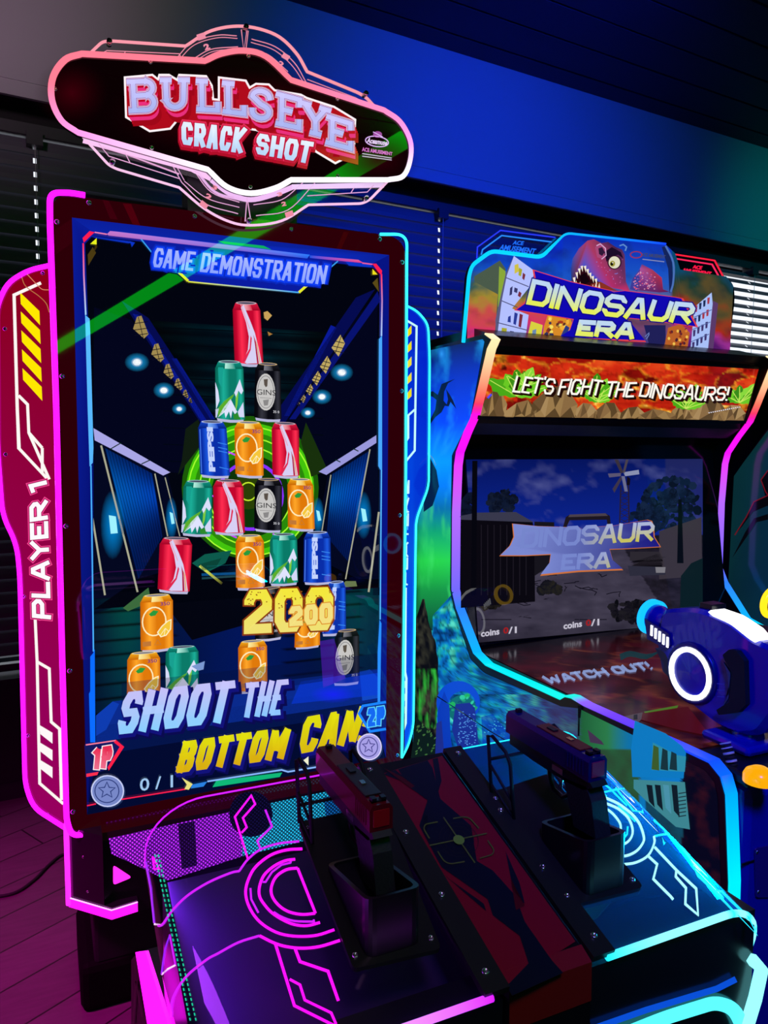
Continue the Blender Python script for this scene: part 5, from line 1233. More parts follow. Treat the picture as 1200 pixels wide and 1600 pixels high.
# building with windows (lower right of the picture)
BL = '#5aa0b4'
ap([(992, 1126), (1040, 1146), (1066, 1166), (1072, 1176), (1068, 1216), (988, 1214), (986, 1170)], '#0a78c0', K0*3)
for q in ([(1020, 1160), (1058, 1180), (1072, 1182), (1070, 1206), (1018, 1203)],): ap(q, '#2a8aa8', K0*3.1)
for i in range(3): ap([(1021+i*14, 1164+i*5), (1029+i*14, 1168+i*5), (1030+i*14, 1204), (1018+i*14, 1202)], '#14323c' if i else '#3a5a2a', K0*3.3)
ap([(990, 1218), (1070, 1222), (1078, 1296), (1056, 1292), (1008, 1250), (990, 1232)], '#3c8490', K0*3.1)
for i in range(4): ap([(1010+i*13, 1226), (1019+i*13, 1227), (1023+i*13, 1262+i*5), (1014+i*13, 1252+i*5)], '#0c1c28' if i != 2 else '#4890a8', K0*3.3)
for i in range(7): line(m, AX, [(1060, 1240+i*6), (1072, 1238+i*6)], 1.6, C('#0c2c34'), K0*3.4)
ap([(918, 1140), (940, 1158), (944, 1164), (922, 1160)], '#40304c', K0*3.1)
m.build('artwork', lp)

# ---- inner body, hood, marquee
XI0, XI1 = X0+TH, X0+WID
m = MB(); m.box((XI0, 0.02, 0.1), (XI1, 0.52, 1.70), MATTE); m.box((XI0, -.9, 0.0), (XI1, .5, .86), MATTE)
m.build('cabinet_body', dino)
BA, BB = np.array([XI0, -0.198, 1.713]), np.array([XI0, -0.151, 1.549])
bn = np.cross((1, 0, 0), BB-BA); BP = Plane(BA, bn)
m = MB()
m.prism([(XI0, -.206, 1.735), (XI0, -.225, 1.758), (XI0, -.12, 1.79), (XI0, .3, 1.79), (XI0, .3, 1.50), (XI0, -.10, 1.50), (XI0, -.138, 1.53)], (XI1-XI0, 0, 0), BLACK)
m.build('hood', dino)
m = MB(); dd = .006
bq = [(766, 553), (1186, 577), (1162, 657), (750, 650)]
def lava(s, t):
    x, y = s*16, t*4.2; n = fbm(x*.9+2, y*1.6+5); c1, c2, w = cell(x*.55+n*1.4, y*.9+n); r = abs(fbm(x*1.1+9, y*2.2+1)-.5)
    c = ramp(w*.5+n*.5, [(.2, C('#5a0606')), (.45, C('#a8140a')), (.7, C('#d83014')), (.9, C('#e85a20'))])
    e = max(0, 1-(c2-c1)*6)*max(0, n-.32)*2.2; c = mixc(c, C('#ffb428'), min(1, e)); c = mixc(c, C('#ffe878'), max(0, min(1, (e-.6)*2)))
    return mixc(c, C('#3a0404'), max(0, .06-r)*6)
grid(m, BP, bq, 150, 34, lava, dd)
def bp_(pts, col, d, cols=None): poly(m, BP, [tuple(bil(bq, s, t)) for s, t in pts], C(col), d, cols=cols)
def rocks(x0, x1, y0, seed):
    rr = random.Random(seed); n = max(3, int((x1-x0)*16)); top = [(x0+(x1-x0)*i/n, y0+(1-y0)*.55*abs(2*i/n-1)**2+rr.random()*.06) for i in range(n+1)]
    cols = ['#6a5032', '#8a6a42', '#a8885a', '#5a4428', '#9a7a4c']
    bp_(top+[(x1+.005, 1), (x0-.005, 1)], '#3a2a18', dd+.0006)
    for i in range(n):
        a, b = top[i], top[i+1]; mid = ((a[0]+b[0])/2+rr.random()*.01, (a[1]+1)/2+rr.random()*.1)
        bp_([a, b, mid], rr.choice(cols), dd+.001); bp_([a, mid, (a[0], 1)], rr.choice(cols), dd+.001); bp_([b, mid, (b[0], 1)], rr.choice(cols), dd+.001); bp_([mid, (b[0], 1), (a[0], 1)], rr.choice(cols), dd+.001)
def fern(cx, cy, sc_, seed):
    rr = random.Random(seed)
    for k in range(6):
        a = math.radians(-150+k*24+rr.random()*8); L = sc_*(.8+.4*rr.random()); base = np.array([cx, cy])
        ux, uy = math.cos(a), math.sin(a)*3.6; nx_, ny_ = -math.sin(a), math.cos(a)*3.6; left = []; right = []
        for i in range(9):
            f = i/8; w = L*.26*math.sin(math.pi*min(1, f*.9+.08))*(1 if i % 2 else .72)
            p = base+np.array([ux, uy])*L*f; left.append((p[0]+nx_*w, p[1]+ny_*w)); right.append((p[0]-nx_*w, p[1]-ny_*w))
        cl_ = ['#4aa818', '#6ac824', '#3a8c14', '#8ad83c'][k % 4]; bp_([(min(1, max(0, x)), min(1, max(0, y))) for x, y in left+right[::-1]], cl_, dd+.0014+k*.0001)
        e = base+np.array([ux, uy])*L*.9; line(m, BP, [tuple(bil(bq, *base)), tuple(bil(bq, min(1, max(0, e[0])), min(1, max(0, e[1]))))], 1.2, C('#c8e860'), dd+.0022)
for a, b, y, s_ in ((0, .095, .52, 1), (.09, .21, .70, 2), (.19, .36, .42, 3), (.35, .44, .72, 4), (.43, .53, .66, 5), (.52, .62, .74, 6), (.60, .74, .80, 7), (.72, .80, .62, 8), (.78, .93, .56, 9), (.90, 1.0, .66, 10)): rocks(a, b, y, s_)
for a, b, s_, sd in ((.125, .66, .125, 1), (.15, .5, .08, 8), (.42, .66, .11, 2), (.435, .72, .07, 5), (.765, .70, .09, 3), (.77, .80, .07, 6), (.965, .66, .10, 4)): fern(a, b, s_, sd)
tq = [(807, 587), (1141, 605), (1136, 627), (800, 613)]
for sh in ((3, 3), (1.5, 2)): block(m, BP, "LET'S FIGHT THE DINOSAURS!", tq, 3.1, C('#200a06'), dd+.0032, grow=1.5, shift=sh, jitter=1.2)
block(m, BP, "LET'S FIGHT THE DINOSAURS!", tq, 3.1, C('#fffaf0'), dd+.004, jitter=1.2)
for i in range(16): poly(m, BP, ell(1108+i*3.2, 645-i*.6, 1.1, .8, n=6), C('#f0f0ff'), dd+.004)
line(m, BP, [(762, 622), (768, 616)], 3, C('#4a48ff'), dd+.004)
line(m, BP, [(765, 551), (1188, 575), (1164, 660), (748, 653)], 4, C('#030304'), dd+.0045, BLACK, closed=True)
m.build('banner_display', dino)['label'] = "lava banner reading LET'S FIGHT THE DINOSAURS!"

# marquee
QY = YP(-0.12)
mo = rnd([(727, 540), (735, 428), (740, 412), (768, 392), (846, 402), (884, 364), (1040, 381), (1056, 397), (1062, 421), (1135, 432), (1147, 446), (1148, 470), (1137, 558)], 8, 3)
m = MB(); m.prism([QY(x, y) for x, y in mo], (0, .03, 0), BLACK)
def mtop(x):
    P_ = [(727, 440), (740, 412), (768, 393), (846, 403), (884, 365), (1040, 382), (1056, 397), (1062, 421), (1135, 432), (1148, 450)]
    for (xa, ya), (xb, yb) in zip(P_, P_[1:]):
        if xa <= x <= xb: return ya+(yb-ya)*(x-xa)/(xb-xa)
    return 450
def mw(s, t): x = 730+s*(1146-730)-t*6*0; yt = mtop(x); yb = 538+s*20; return np.array([x-(t*(6 if s > .9 else 0)), yt+(yb-yt)*t])
def msky(s, t):
    p = mw(s, t); x, y = p; n = fbm(x/46, y/30); n2 = fbm(x/20+5, y/14)
    v = (y-370)/180
    c = ramp(v+(n-.5)*.5, [(.05, C('#0a30c8')), (.3, C('#1450c0')), (.42, C('#3a5a50')), (.55, C('#a08a30')), (.66, C('#c84a48')), (.8, C('#d83068')), (.95, C('#6a3a98'))])
    if x > 1050: c = ramp(v+(n-.5)*.6, [(.2, C('#0a4a70')), (.4, C('#1c3a30')), (.55, C('#5a4a28')), (.7, C('#a82818')), (.85, C('#9a3090')), (1, C('#5a1a70'))])
    elif x > 880: c = mixc(c, ramp(v, [(0, C('#0a28b0')), (.4, C('#1c58c8')), (.7, C('#4a5068')), (1, C('#28307a'))]), .8)
    return mixc(c, C('#10102c'), max(0, n2-.5)*1.2)
grid(m, QY, None, 110, 50, msky, .0008, warp=mw)
def mp_(pts, col, d=.0014, cols=None): poly(m, QY, pts, C(col), d, cols=cols)
def windows(rows, col):
    for q in rows: mp_(q, col, .0022)
# buildings
mp_([(741, 432), (781, 407), (790, 420), (786, 535), (772, 538), (778, 460), (741, 440)], '#4a5a4a', .0012); mp_([(780, 416), (790, 424), (787, 470), (778, 480)], '#8aa838', .0013)
mp_([(803, 400), (836, 424), (826, 450), (800, 482), (826, 492), (820, 536), (776, 532), (784, 470), (792, 430)], '#b4c0ff', .0014)
mp_([(803, 400), (792, 430), (784, 470), (776, 532), (774, 500), (790, 428)], '#5a5a80', .0015)
for q in ([(804, 414), (810, 412), (811, 424), (804, 428)], [(811, 418), (816, 421), (814, 432), (810, 430)], [(817, 426), (821, 429), (819, 438), (816, 435)], [(797, 450), (801, 447), (800, 460), (796, 462)], [(804, 449), (809, 451), (808, 458), (803, 456)], [(811, 455), (815, 458), (813, 465), (809, 462)], [(794, 495), (798, 493), (798, 504), (793, 503)], [(804, 488), (809, 490), (806, 508), (802, 506)], [(812, 490), (817, 492), (814, 512), (810, 510)], [(784, 512), (792, 513), (791, 530), (783, 529)], [(797, 517), (803, 518), (802, 532), (796, 531)], [(806, 520), (811, 521), (809, 534), (804, 533)]): mp_(q, random.choice(['#2a3a98', '#a8a830', '#38386c', '#7a2a3c', '#d0c048']), .002)
for a, b in (((791, 434), (826, 448)), ((784, 470), (822, 486)), ((777, 504), (824, 516))): line(m, QY, [a, b], 1.4, C('#4a4a70'), .002)
mp_([(830, 502), (848, 508), (844, 534), (822, 534)], '#d8d040', .0015); mp_([(832, 516), (838, 514), (837, 530), (831, 530)], '#6a8ab0', .002)
mp_([(856, 492), (890, 494), (894, 506), (888, 530), (846, 538), (850, 510)], '#d88a28', .0014)
for i in range(26): mp_(ell(852+random.random()*38, 496+random.random()*36, 1.5+random.random()*3, 2+random.random()*3, n=6, rot=random.random()*90), random.choice(['#f8e060', '#a83820', '#5a2a28', '#f0b038', '#303058']), .0018)
mp_([(884, 508), (890, 512), (880, 536), (872, 534)], '#2a3a80', .0021)
mp_([(1112, 457), (1114, 480), (1106, 548), (1079, 545), (1085, 480)], '#a8c0f8', .0016)
for i in range(4):
    for k in range(4): mp_([(1086+i*6.4-k*1.5, 478+k*19-i*4.2), (1090+i*6.4-k*1.5, 477+k*19-i*4.2), (1089+i*6.4-k*1.5, 487+k*19-i*4.2), (1086+i*6.4-k*1.5, 488+k*19-i*4.2)], random.choice(['#1c2c58', '#40346c', '#a83848', '#303c78']), .002)
for k in range(3): line(m, QY, [(1084-k*2, 496+k*19), (1112-k*2, 484+k*19)], 1.2, C('#5060a0'), .0021)
mp_([(1114, 470), (1122, 474), (1114, 550), (1106, 548)], '#5a3a6a', .0017); mp_([(1044, 512), (1064, 506), (1078, 520), (1074, 545), (1038, 540)], '#b86028', .0015)
for i in range(20): mp_(ell(1044+random.random()*30, 512+random.random()*30, 2.2, 2.6, n=6), random.choice(['#f0c050', '#8a2818', '#e88a30', '#4a2030']), .0018)
mp_([(1006, 508), (1040, 508), (1040, 542), (1014, 538)], '#202058', .0015); line(m, QY, [(1008, 526), (1014, 520), (1014, 523), (1010, 530)], 1.4, C('#6a80c0'), .002)
# reptile: head, jaw, horn ridges, eye, neck
DK = '#2a1430'
mp_([(892, 420), (895, 404), (905, 388), (918, 376), (928, 374), (940, 380), (950, 378), (962, 386), (972, 390), (976, 398), (978, 440), (984, 454), (978, 454), (958, 450), (940, 444), (925, 432), (912, 416), (903, 424), (897, 444), (893, 444)], '#8a3a78', .0024,
    cols=[C(c) for c in ('#283a90', '#4a4aa0', '#8a3c78', '#a83c60', '#a83458', '#70305c', '#4a2450', '#40204c', '#502a58', '#60305c', '#703060', '#a83868', '#c8306c', '#b02c68', '#3a48c8', '#3a4cd0', '#4454c8', '#6a4aa8', '#30408c', '#28305c', '#243080')])
mp_([(903, 424), (912, 416), (925, 432), (940, 444), (930, 448), (912, 446), (897, 446)], '#2c0814', .0026); mp_([(905, 432), (914, 426), (922, 440), (910, 446)], '#12040c', .0027)
mp_([(922, 444), (938, 440), (958, 451), (966, 455), (930, 450)], '#8a3020', .0026)
for x, y, l in ((897, 438, 11), (901, 430, 9), (905, 424, 9), (909, 420, 8), (914, 420, 9), (918, 425, 9), (922, 431, 9), (926, 436, 9), (931, 440, 8)): mp_([(x-2, y-4), (x+2, y-5), (x+1.5, y+l-3)], '#f4e8d8', .003)
for x, y in ((926, 450), (931, 447), (936, 448), (900, 444), (906, 446)): mp_([(x-1.8, y+2), (x+1.8, y+2), (x+.5, y-6)], '#f0dcc8', .003)
mp_([(930, 386), (937, 382), (945, 388), (947, 398), (940, 404), (933, 402)], '#a84878', .0028); mp_([(935, 388), (941, 386), (945, 394), (941, 400), (936, 397)], '#301838', .003); line(m, QY, [(932, 384), (938, 381), (946, 388), (947, 399), (940, 405)], 1.6, C('#d8a8d0'), .0031)
mp_([(944, 394), (956, 386), (970, 394), (974, 404), (966, 398), (952, 402), (948, 410)], '#1c0c28', .0029)
mp_(ell(960, 410, 11, 11, n=22), '#301028', .003); mp_(ell(960, 410, 9, 9.5, n=22), '#e0dcc0', .0032); mp_(ell(957, 412, 4.2, 4.6, n=16), '#a09840', .0034); mp_(ell(956, 412.5, 2.2, 2.6, n=12), '#101008', .0036); mp_(ell(957.5, 410.5, .9, .9, n=8), '#ffffff', .0038)
line(m, QY, [(968, 384), (974, 382), (979, 386), (977, 392)], 2, C('#6090d0'), .003)
mp_([(984, 452), (988, 436), (1000, 420), (1003, 413), (1020, 422), (1034, 434), (1036, 452), (1046, 456), (1030, 457)], '#a83060', .0024, cols=[C(c) for c in ('#60306c', '#7a3a90', '#a85098', '#6a3a78', '#a83858', '#b82848', '#7a2050', '#501c58', '#60205c')])
mp_([(984, 452), (988, 436), (1000, 420), (999, 440), (996, 455)], '#3c3c98', .0026)
for k in range(80):
    x = 990+random.random()*34; y = 424+random.random()*30
    if y > 452-(x-984)*.0 or y < 440-(x-985)*1.2: continue
    mp_(ell(x, y, 1.3, .9, n=6), random.choice(['#d898b8', '#e05878', '#9a58a8']), .0028)
for k in range(60):
    x = 925+random.random()*48; y = 398+random.random()*46
    if y > 400+(x-925)*.95+10 or (x-960)**2+(y-410)**2 < 160 or x < 948 and y < 408: continue
    mp_(ell(x, y, .9, .7, n=5), random.choice(['#d060a0', '#7a80e0', '#b04c90']), .00285)
mp_([(1034, 386), (1042, 384), (1050, 410), (1052, 450), (1046, 458), (1044, 420)], '#14245c', .0022); line(m, QY, catmull([(1040, 384), (1052, 410), (1052, 440), (1048, 456)], 4), 3, C('#4a70b8'), .0023)
# maker's small emblem
line(m, QY, ell(994, 398, 9, 5, n=16), 1.5, C('#a02c3c'), .0024, closed=True); text(m, QY, 'ACE AMUSEMENT', [(1004, 395), (1040, 399), (1039, 404), (1003, 400)], C('#3c4468'), .0024, bold=.04); line(m, QY, [(1004, 405), (1038, 409)], 1.4, C('#8890b8'), .0024)
# logo DINOSAUR ERA
def logo(mb, S, lq, d, k=1.0, e=1.0, fade=None):
    """lq: function (u, v) -> pixel, u 0..1 along, v 0..1 down"""
    pl = lambda pts, c, dd_: poly(mb, S, [tuple(lq(*p)) for p in pts], C(c, 1, k), dd_, SCREEN if fade else PRINT)
    sh_ = [(.10, -.04), (.30, .10), (.52, .20), (.54, .22), (.60, .19), (.88, .245), (.915, .26), (.93, .34), (1.0, .72), (.74, .65), (.60, .63), (.64, .72), (.72, 1.0), (.24, 1.0), (.30, .88), (.32, .70), (.20, .66), (0, .60), (.055, .48), (.10, .30), (.11, .12)]
    pl(sh_, '#e04048', d)
    cx_, cy_ = .5, .5
    pl([(cx_+(u-cx_)*.975+0, cy_+(v-cy_)*.955-.004) for u, v in sh_], '#1008b0', d*1.0+.0004)
    def W(u0, u1, v0, v1, sl, curve): return lambda s, t: lq(u0+(u1-u0)*s+sl*(1-t), v0(s)+(v1(s)-v0(s))*t)
    w1 = W(.065, .955, lambda s: .10+.235*s-.05*math.sin(s*math.pi)*-1, lambda s: .50+.17*s+.03*math.sin(s*math.pi), .035, 0)
    w2 = W(.335, .65, lambda s: .70+.0*s, lambda s: .935+.03*s, .02, 0)
    for tx_, w_, sz in (('DINOSAUR', w1, (262, 40)), ('ERA', w2, (96, 31))):
        block(mb, S, tx_, None, 7.4, C('#0a0480', 1, k), d+.0008, grow=3.5, warp=w_, size=sz, gap=1.6, mat=SCREEN if fade else PRINT)
        block(mb, S, tx_, None, 7.4, C('#b8d4ff', 1, k), d+.0014, C('#e8f020', 1, k), warp=w_, size=sz, gap=1.6, mat=SCREEN if fade else PRINT)
lgq = [(803, 423), (1093, 443), (1090, 538), (803, 526)]
logo(m, QY, lambda u, v: bil(lgq, u, v), .004)
mq = m.build('marquee', dino); mq['label'] = 'lit marquee reading DINOSAUR ERA'
m = MB(); tp_ = rnd([(724, 535), (733, 430), (738, 414), (768, 392), (846, 402), (884, 364), (1040, 381)], 9, 4)
cs_ = [mixc(C('#08c8ff'), C('#1040ff'), min(1, max(0, (x-860)/90))) for x, y in tp_]
m.tube([QY(x, y, .004) for x, y in tp_], [.0055 if x < 870 else .0032 for x, y in tp_], LEDM, cols=cs_); m.build('light_outline', mq)['label'] = 'blue neon outline'
# engraved acrylic corner tabs
TY = YP(-0.105)
m = MB(); m.face([TY(x, y) for x, y in [(744, 412), (746, 386), (782, 360), (872, 373), (880, 366), (846, 402), (768, 392)]], clear); tab = m.build('acrylic_tab', mq); tab['label'] = 'blue etched corner tab'
m = MB(); BLU = '#2048ff'
line(m, TY, [(745, 404), (746, 386), (782, 360), (868, 371)], 2.2, C('#2a3cff'), .001, ET); line(m, TY, [(752, 398), (754, 390), (784, 368), (862, 378)], 2.2, C('#2a8cff'), .001, ET)
text(m, TY, 'ACE', [(803, 376), (819, 377), (817, 383), (801, 382)], C('#2070ff'), .0012, bold=.03, mat=ET); text(m, TY, 'AMUSEMENT', [(783, 382), (838, 389), (835, 397), (780, 390)], C('#2070ff'), .0012, bold=.03, mat=ET)
m.build('etched_lines', tab)
m = MB(); m.face([TY(x, y) for x, y in [(1050, 394), (1118, 405), (1136, 441), (1068, 430)]], clear); tab = m.build('acrylic_tab', mq); tab['label'] = 'red etched corner tab'
m = MB(); line(m, TY, [(1053, 397), (1117, 407), (1135, 441)], 2.2, C('#ff2040'), .001, ET); line(m, TY, [(1056, 404), (1113, 413), (1127, 438)], 2.0, C('#ff2a60'), .001, ET)
text(m, TY, 'ACE', [(1084, 414), (1098, 416), (1096, 421), (1083, 419)], C('#ff1848'), .0012, bold=.03, mat=ET); text(m, TY, 'AMUSEMENT', [(1068, 419), (1112, 425), (1111, 431), (1066, 425)], C('#ff1848'), .0012, bold=.03, mat=ET)
line(m, TY, [(1071, 431), (1130, 439)], 3, C('#1830ff'), .001, ET)
m.build('etched_lines', tab)

# ---- main screen
SA, SB = np.array([0.64, -0.038, 1.428]), np.array([0.64, -0.125, 0.906])
DS = Plane(SA, np.cross((1, 0, 0), SB-SA))
m = MB(); XR = X0+WID
sq = [(728, 718), (1098, 717), (1098, 972), (748, 1004)]
fr = lambda x, y, d=0: DS(x, y, d)
bt0 = DS.p0+(SB-SA)*-.15; bt1 = DS.p0+(SB-SA)*1.02
m.prism([np.array([X, P_[1], P_[2]])-DS.n*.004 for X, P_ in ((XI0+.001, bt0), (XI1-.001, bt0), (XI1-.001, bt1), (XI0+.001, bt1))], DS.n*-.03, pbr('screen_bezel', (.006, .006, .008), .12, spec=.6))
m.build('screen_bezel', dino)
m = MB(); KS = .75
def scene_bg(s, t):
    p = bil(sq, s, t); x, y = p; hz = 836
    if y < hz:
        n = fbm(x/60+2, y/34+1); n2 = fbm(x/22, y/16); v = (y-717)/(hz-717)
        c = mixc(C('#06145c'), C('#0c2490'), v); k = max(0, n*.7+n2*.3-.53)*3.2*(.5+.6*v); c = mixc(c, C('#6a70a8'), min(.8, k))
        if x > 1040: c = mixc(c, C('#2a2c58'), .5)
        return c
    n = fbm(x/26, y/9); n2 = fbm(x/7, y/4); c1, c2, w = cell(x/26*max(.4, 1.5-(y-hz)/150), y/11*max(.4, 1.5-(y-hz)/150)); road = abs((x-885-(y-860)*-.25)/(70+(y-hz)*.9))
    c = mixc(C('#100e16'), C('#363044'), n*.9*min(1, (y-hz)/60+.3))
    if road < 1:
        c = mixc(C('#2a2636'), C('#504a5e'), n*.8)
    else: c = mixc(c, C('#0c0c0c'), max(0, n2-.4)*1.4)
    return mixc(c, C('#040410'), max(0, abs(s-.5)-.3)*1.4+max(0, t-.86)*2)
grid(m, DS, sq, 130, 100, scene_bg, .0004, SCREEN)
def sp(pts, col, d=.001, a=1.0): poly(m, DS, pts, C(col, a), d, SCREENA if a < 1 else SCREEN)
def sl_(pts, w, col, d=.0012, a=1.0): line(m, DS, pts, w, C(col, a), d, SCREENA if a < 1 else SCREEN)
rc = random.Random(4)
for k in range(26):
    y0 = 872+rc.random()**.8*110; xc = 885-(y0-860)*.2; x0 = xc+(rc.random()-.5)*(110+(y0-860)*1.5); p_ = [(x0, y0)]
    for j in range(4): p_.append((p_[-1][0]+(rc.random()-.4)*26, p_[-1][1]+(rc.random()-.35)*9))
    p_ = [(min(1090, max(752, x_)), min(968, y_)) for x_, y_ in p_]; sl_(p_, 1.3, '#100e1a', .0009)
# sheds, trees, pole, arch, windmill
def tree(cx, cy, rx, ry, n_, col, seed):
    rr = random.Random(seed)
    for k in range(n_):
        a, r = rr.random()*6.28, rr.random()**.6; sp(ell(cx+rx*r*math.cos(a), cy+ry*r*math.sin(a), 3+rr.random()*6, 2.5+rr.random()*5, n=7, rot=rr.random()*180), rr.choice(col), .0008)
tree(785, 785, 22, 16, 70, ['#0a1020', '#0e1830', '#060a18', '#141c30'], 1); tree(730, 790, 12, 18, 30, ['#080c1c', '#0c142a'], 2)
tree(1050, 790, 46, 44, 150, ['#0a1428', '#0c1c34', '#081020', '#142440'], 3); tree(1012, 810, 26, 22, 60, ['#0a1428', '#10203c'], 4)
sp([(720, 806), (745, 801), (806, 800), (832, 815), (835, 830), (836, 940), (720, 950)], '#0a0810', .001); sp([(720, 806), (745, 801), (806, 800), (834, 816), (720, 812)], '#38384c', .0012)
sp([(835, 815), (866, 816), (866, 880), (835, 900)], '#16141c', .001)
for i in range(9): sl_([(742+i*10, 820), (742+i*10, 930)], 1.4, '#1c1822')
sp([(738, 720), (746, 720), (744, 930), (736, 930)], '#06060e', .0014)
sp([(879, 826), (884, 808), (890, 804), (946, 802), (953, 806), (955, 826), (950, 826), (948, 812), (890, 813), (884, 826)], '#1c1620', .0013); sp([(890, 804), (946, 802), (950, 806), (888, 808)], '#4a404a', .0014)
for x in (970, 982): sl_([(x, 758), (x-2 if x < 975 else x+1, 826)], 2, '#241c30', .0014)
for i in range(7): sl_([(970, 766+i*9), (982, 773+i*9)], 1, '#241c30', .0014); sl_([(982, 766+i*9), (970, 773+i*9)], 1, '#241c30', .0014)
for pts, c in (([(960, 718), (966, 718), (974, 738), (970, 740)], '#38303c'), ([(982, 718), (978, 718), (973, 738), (976, 740)], '#48404c'), ([(974, 738), (998, 734), (999, 741), (977, 744)], '#8a90b0'), ([(970, 739), (950, 740), (952, 746), (970, 744)], '#5a5470'), ([(971, 744), (976, 744), (981, 768), (976, 768)], '#6a6c8c'), ([(970, 744), (957, 764), (960, 770), (972, 748)], '#3c3448')): sp(pts, c, .0016)
sp([(980, 744), (985, 748), (984, 758), (979, 758)], '#120c18', .0016)
sp([(1030, 830), (1096, 808), (1097, 900), (1030, 905)], '#38323c', .0011); sp([(1060, 780), (1065, 780), (1068, 880), (1058, 880)], '#06080e', .0015)
for i in range(5): sp([(984+random.random()*60, 862+i*4), (1030, 862+i*4), (1036, 874+i*3), (984, 876+i*3)], random.choice(['#1c1820', '#2c2830', '#0c0a10']), .0013)
sp([(981, 884), (1038, 886), (1040, 898), (984, 900)], '#2c2c3c', .0015); sp([(1024, 886), (1040, 886), (1039, 895), (1025, 895)], '#7a7880', .0016)
sp([(1064, 900), (1080, 880), (1098, 872), (1098, 972), (1062, 960)], '#0a1c20', .0014)
tree(765, 935, 26, 16, 70, ['#1c1a18', '#2a2620', '#0e0c0c'], 6); tree(860, 920, 16, 9, 40, ['#14141c', '#22201c'], 7); tree(990, 955, 40, 16, 70, ['#14121c', '#1c1a20', '#0a0a10'], 8)
# on-screen logo: pale left half, coloured right half
L2 = [(779, 812), (1034, 808), (1034, 898), (779, 898)]
L2f = lambda u, v: bil(L2, u, v)
sh2 = [(800, 817), (840, 821), (905, 823), (910, 826), (915, 823), (960, 820), (1012, 811), (1019, 813), (1022, 822), (1023, 838), (1033, 854), (980, 857), (953, 858), (958, 876), (974, 890), (904, 893), (844, 899), (858, 880), (860, 866), (820, 868), (780, 868), (796, 852), (802, 838)]
sp([(x, y+1) for x, y in sh2], '#c8703c', .0018)
V_ = [(910+(x-910)*.985, 855+(y-855)*.96) for x, y in sh2]
poly(m, DS, V_, C('#6a78c8'), .0022, SCREEN, cols=[mixc(C('#7a88d0'), C('#1c1a80'), min(1, max(0, (x-850)/140))) for x, y in V_])
w1 = lambda s, t: np.array([812+s*(1020-812)+4*(1-t), (826+(-11)*s)+t*(31-1*s)+0])
w2 = lambda s, t: np.array([876+s*(953-876)+3*(1-t), 866-4*s+t*25])
def fadecol(w_):
    return None
class FadeMB(MB):
    pass
for tx_, w_, sz in (('DINOSAUR', w1, (206, 31)), ('ERA', w2, (76, 25))):
    fm_ = MB(); block(fm_, DS, tx_, None, 5.6, C('#a8b4e0'), .0026, C('#c8c040'), warp=w_, size=sz, gap=1.4, mat=SCREEN)
    for f_, c_ in zip(fm_.f, fm_.c):
        P4 = [np.array(fm_.v[k_]) for k_ in f_]; f0 = [min(1, max(0, ((p_[0]-.64)/.90-.42)/.18)) for p_ in P4]
        m.face(P4, SCREEN, cols=[mixc(C('#7686cc'), cc_, ff) for cc_, ff in zip(c_, f0)])
for x, y, k in ((752, 980, 0), (881, 968, 0), (1003, 960, 1)):
    text(m, DS, 'coins', [(x, y+6), (x+28, y+2), (x+28, y+11), (x, y+15)] if not k else [(x, y), (x+22, y-3), (x+22, y+5), (x, y+8)], C('#c8c4d4'), .0026, bold=.03, mat=SCREEN)
    text(m, DS, '0', [(x+35, y+1), (x+42, y), (x+42, y+9), (x+35, y+10)] if not k else [(x+27, y-4), (x+32, y-5), (x+32, y+3), (x+27, y+4)], C('#a01c20'), .0026, bold=.03, mat=SCREEN)
    text(m, DS, '/1', [(x+43, y), (x+55, y-1), (x+55, y+9), (x+43, y+10)] if not k else [(x+33, y-5), (x+42, y-6), (x+42, y+2), (x+33, y+3)], C('#c8c4d4'), .0026, bold=.02, mat=SCREEN)
ms = m.build('main_screen', dino); ms['label'] = 'wide game screen with windmill and logo'
# ---- control deck with printed lava
DZ = ZP(0.893); m = MB()
m.box((XI0, -0.98, 0.80), (XI1, -0.10, 0.892), BLACK); 
dk = lit('deck_print', .62, .4, .15)  # emission stands in for the screen's light on the deck
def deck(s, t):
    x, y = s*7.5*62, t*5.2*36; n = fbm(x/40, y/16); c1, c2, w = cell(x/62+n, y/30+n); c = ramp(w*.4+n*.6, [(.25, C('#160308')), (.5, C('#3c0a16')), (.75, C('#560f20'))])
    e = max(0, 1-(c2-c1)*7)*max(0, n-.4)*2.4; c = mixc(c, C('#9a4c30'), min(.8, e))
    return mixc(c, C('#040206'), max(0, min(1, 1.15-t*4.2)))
DB, DF = -.14, -.92
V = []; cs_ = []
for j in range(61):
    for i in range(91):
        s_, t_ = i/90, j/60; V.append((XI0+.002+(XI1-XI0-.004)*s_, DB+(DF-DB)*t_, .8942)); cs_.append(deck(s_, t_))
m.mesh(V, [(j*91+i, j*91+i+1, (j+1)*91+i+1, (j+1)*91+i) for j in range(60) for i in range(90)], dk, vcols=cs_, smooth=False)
block(m, DZ, 'WATCH OUT!', [(846, 1057), (1009, 1034), (1021, 1045), (858, 1069)], 4.0, C('#a0b4f0'), .003, mat=dk)
def dp(pts, col, d=.003): poly(m, DZ, pts, C(col), d, dk)
dp(catmull([(968, 1022), (985, 1017), (1010, 1022), (1030, 1018), (1010, 1030), (985, 1026), (970, 1032)], 3), '#0c3c44'); dp([(972, 1120), (1004, 1113), (1002, 1124), (994, 1132), (976, 1126)], '#5a4a54'); dp([(990, 1117), (996, 1116), (996, 1124), (990, 1124)], '#100c14', .0034); dp([(1006, 1112), (1060, 1102), (1058, 1106), (1008, 1114)], '#5a8a28', .0034); dp([(1004, 1114), (1075, 1104), (1110, 1150), (1060, 1140), (1000, 1124)], '#5a0c14', .0028)
deckp = m.build('control_deck', dino); deckp['label'] = 'control deck printed with lava and WATCH OUT!'
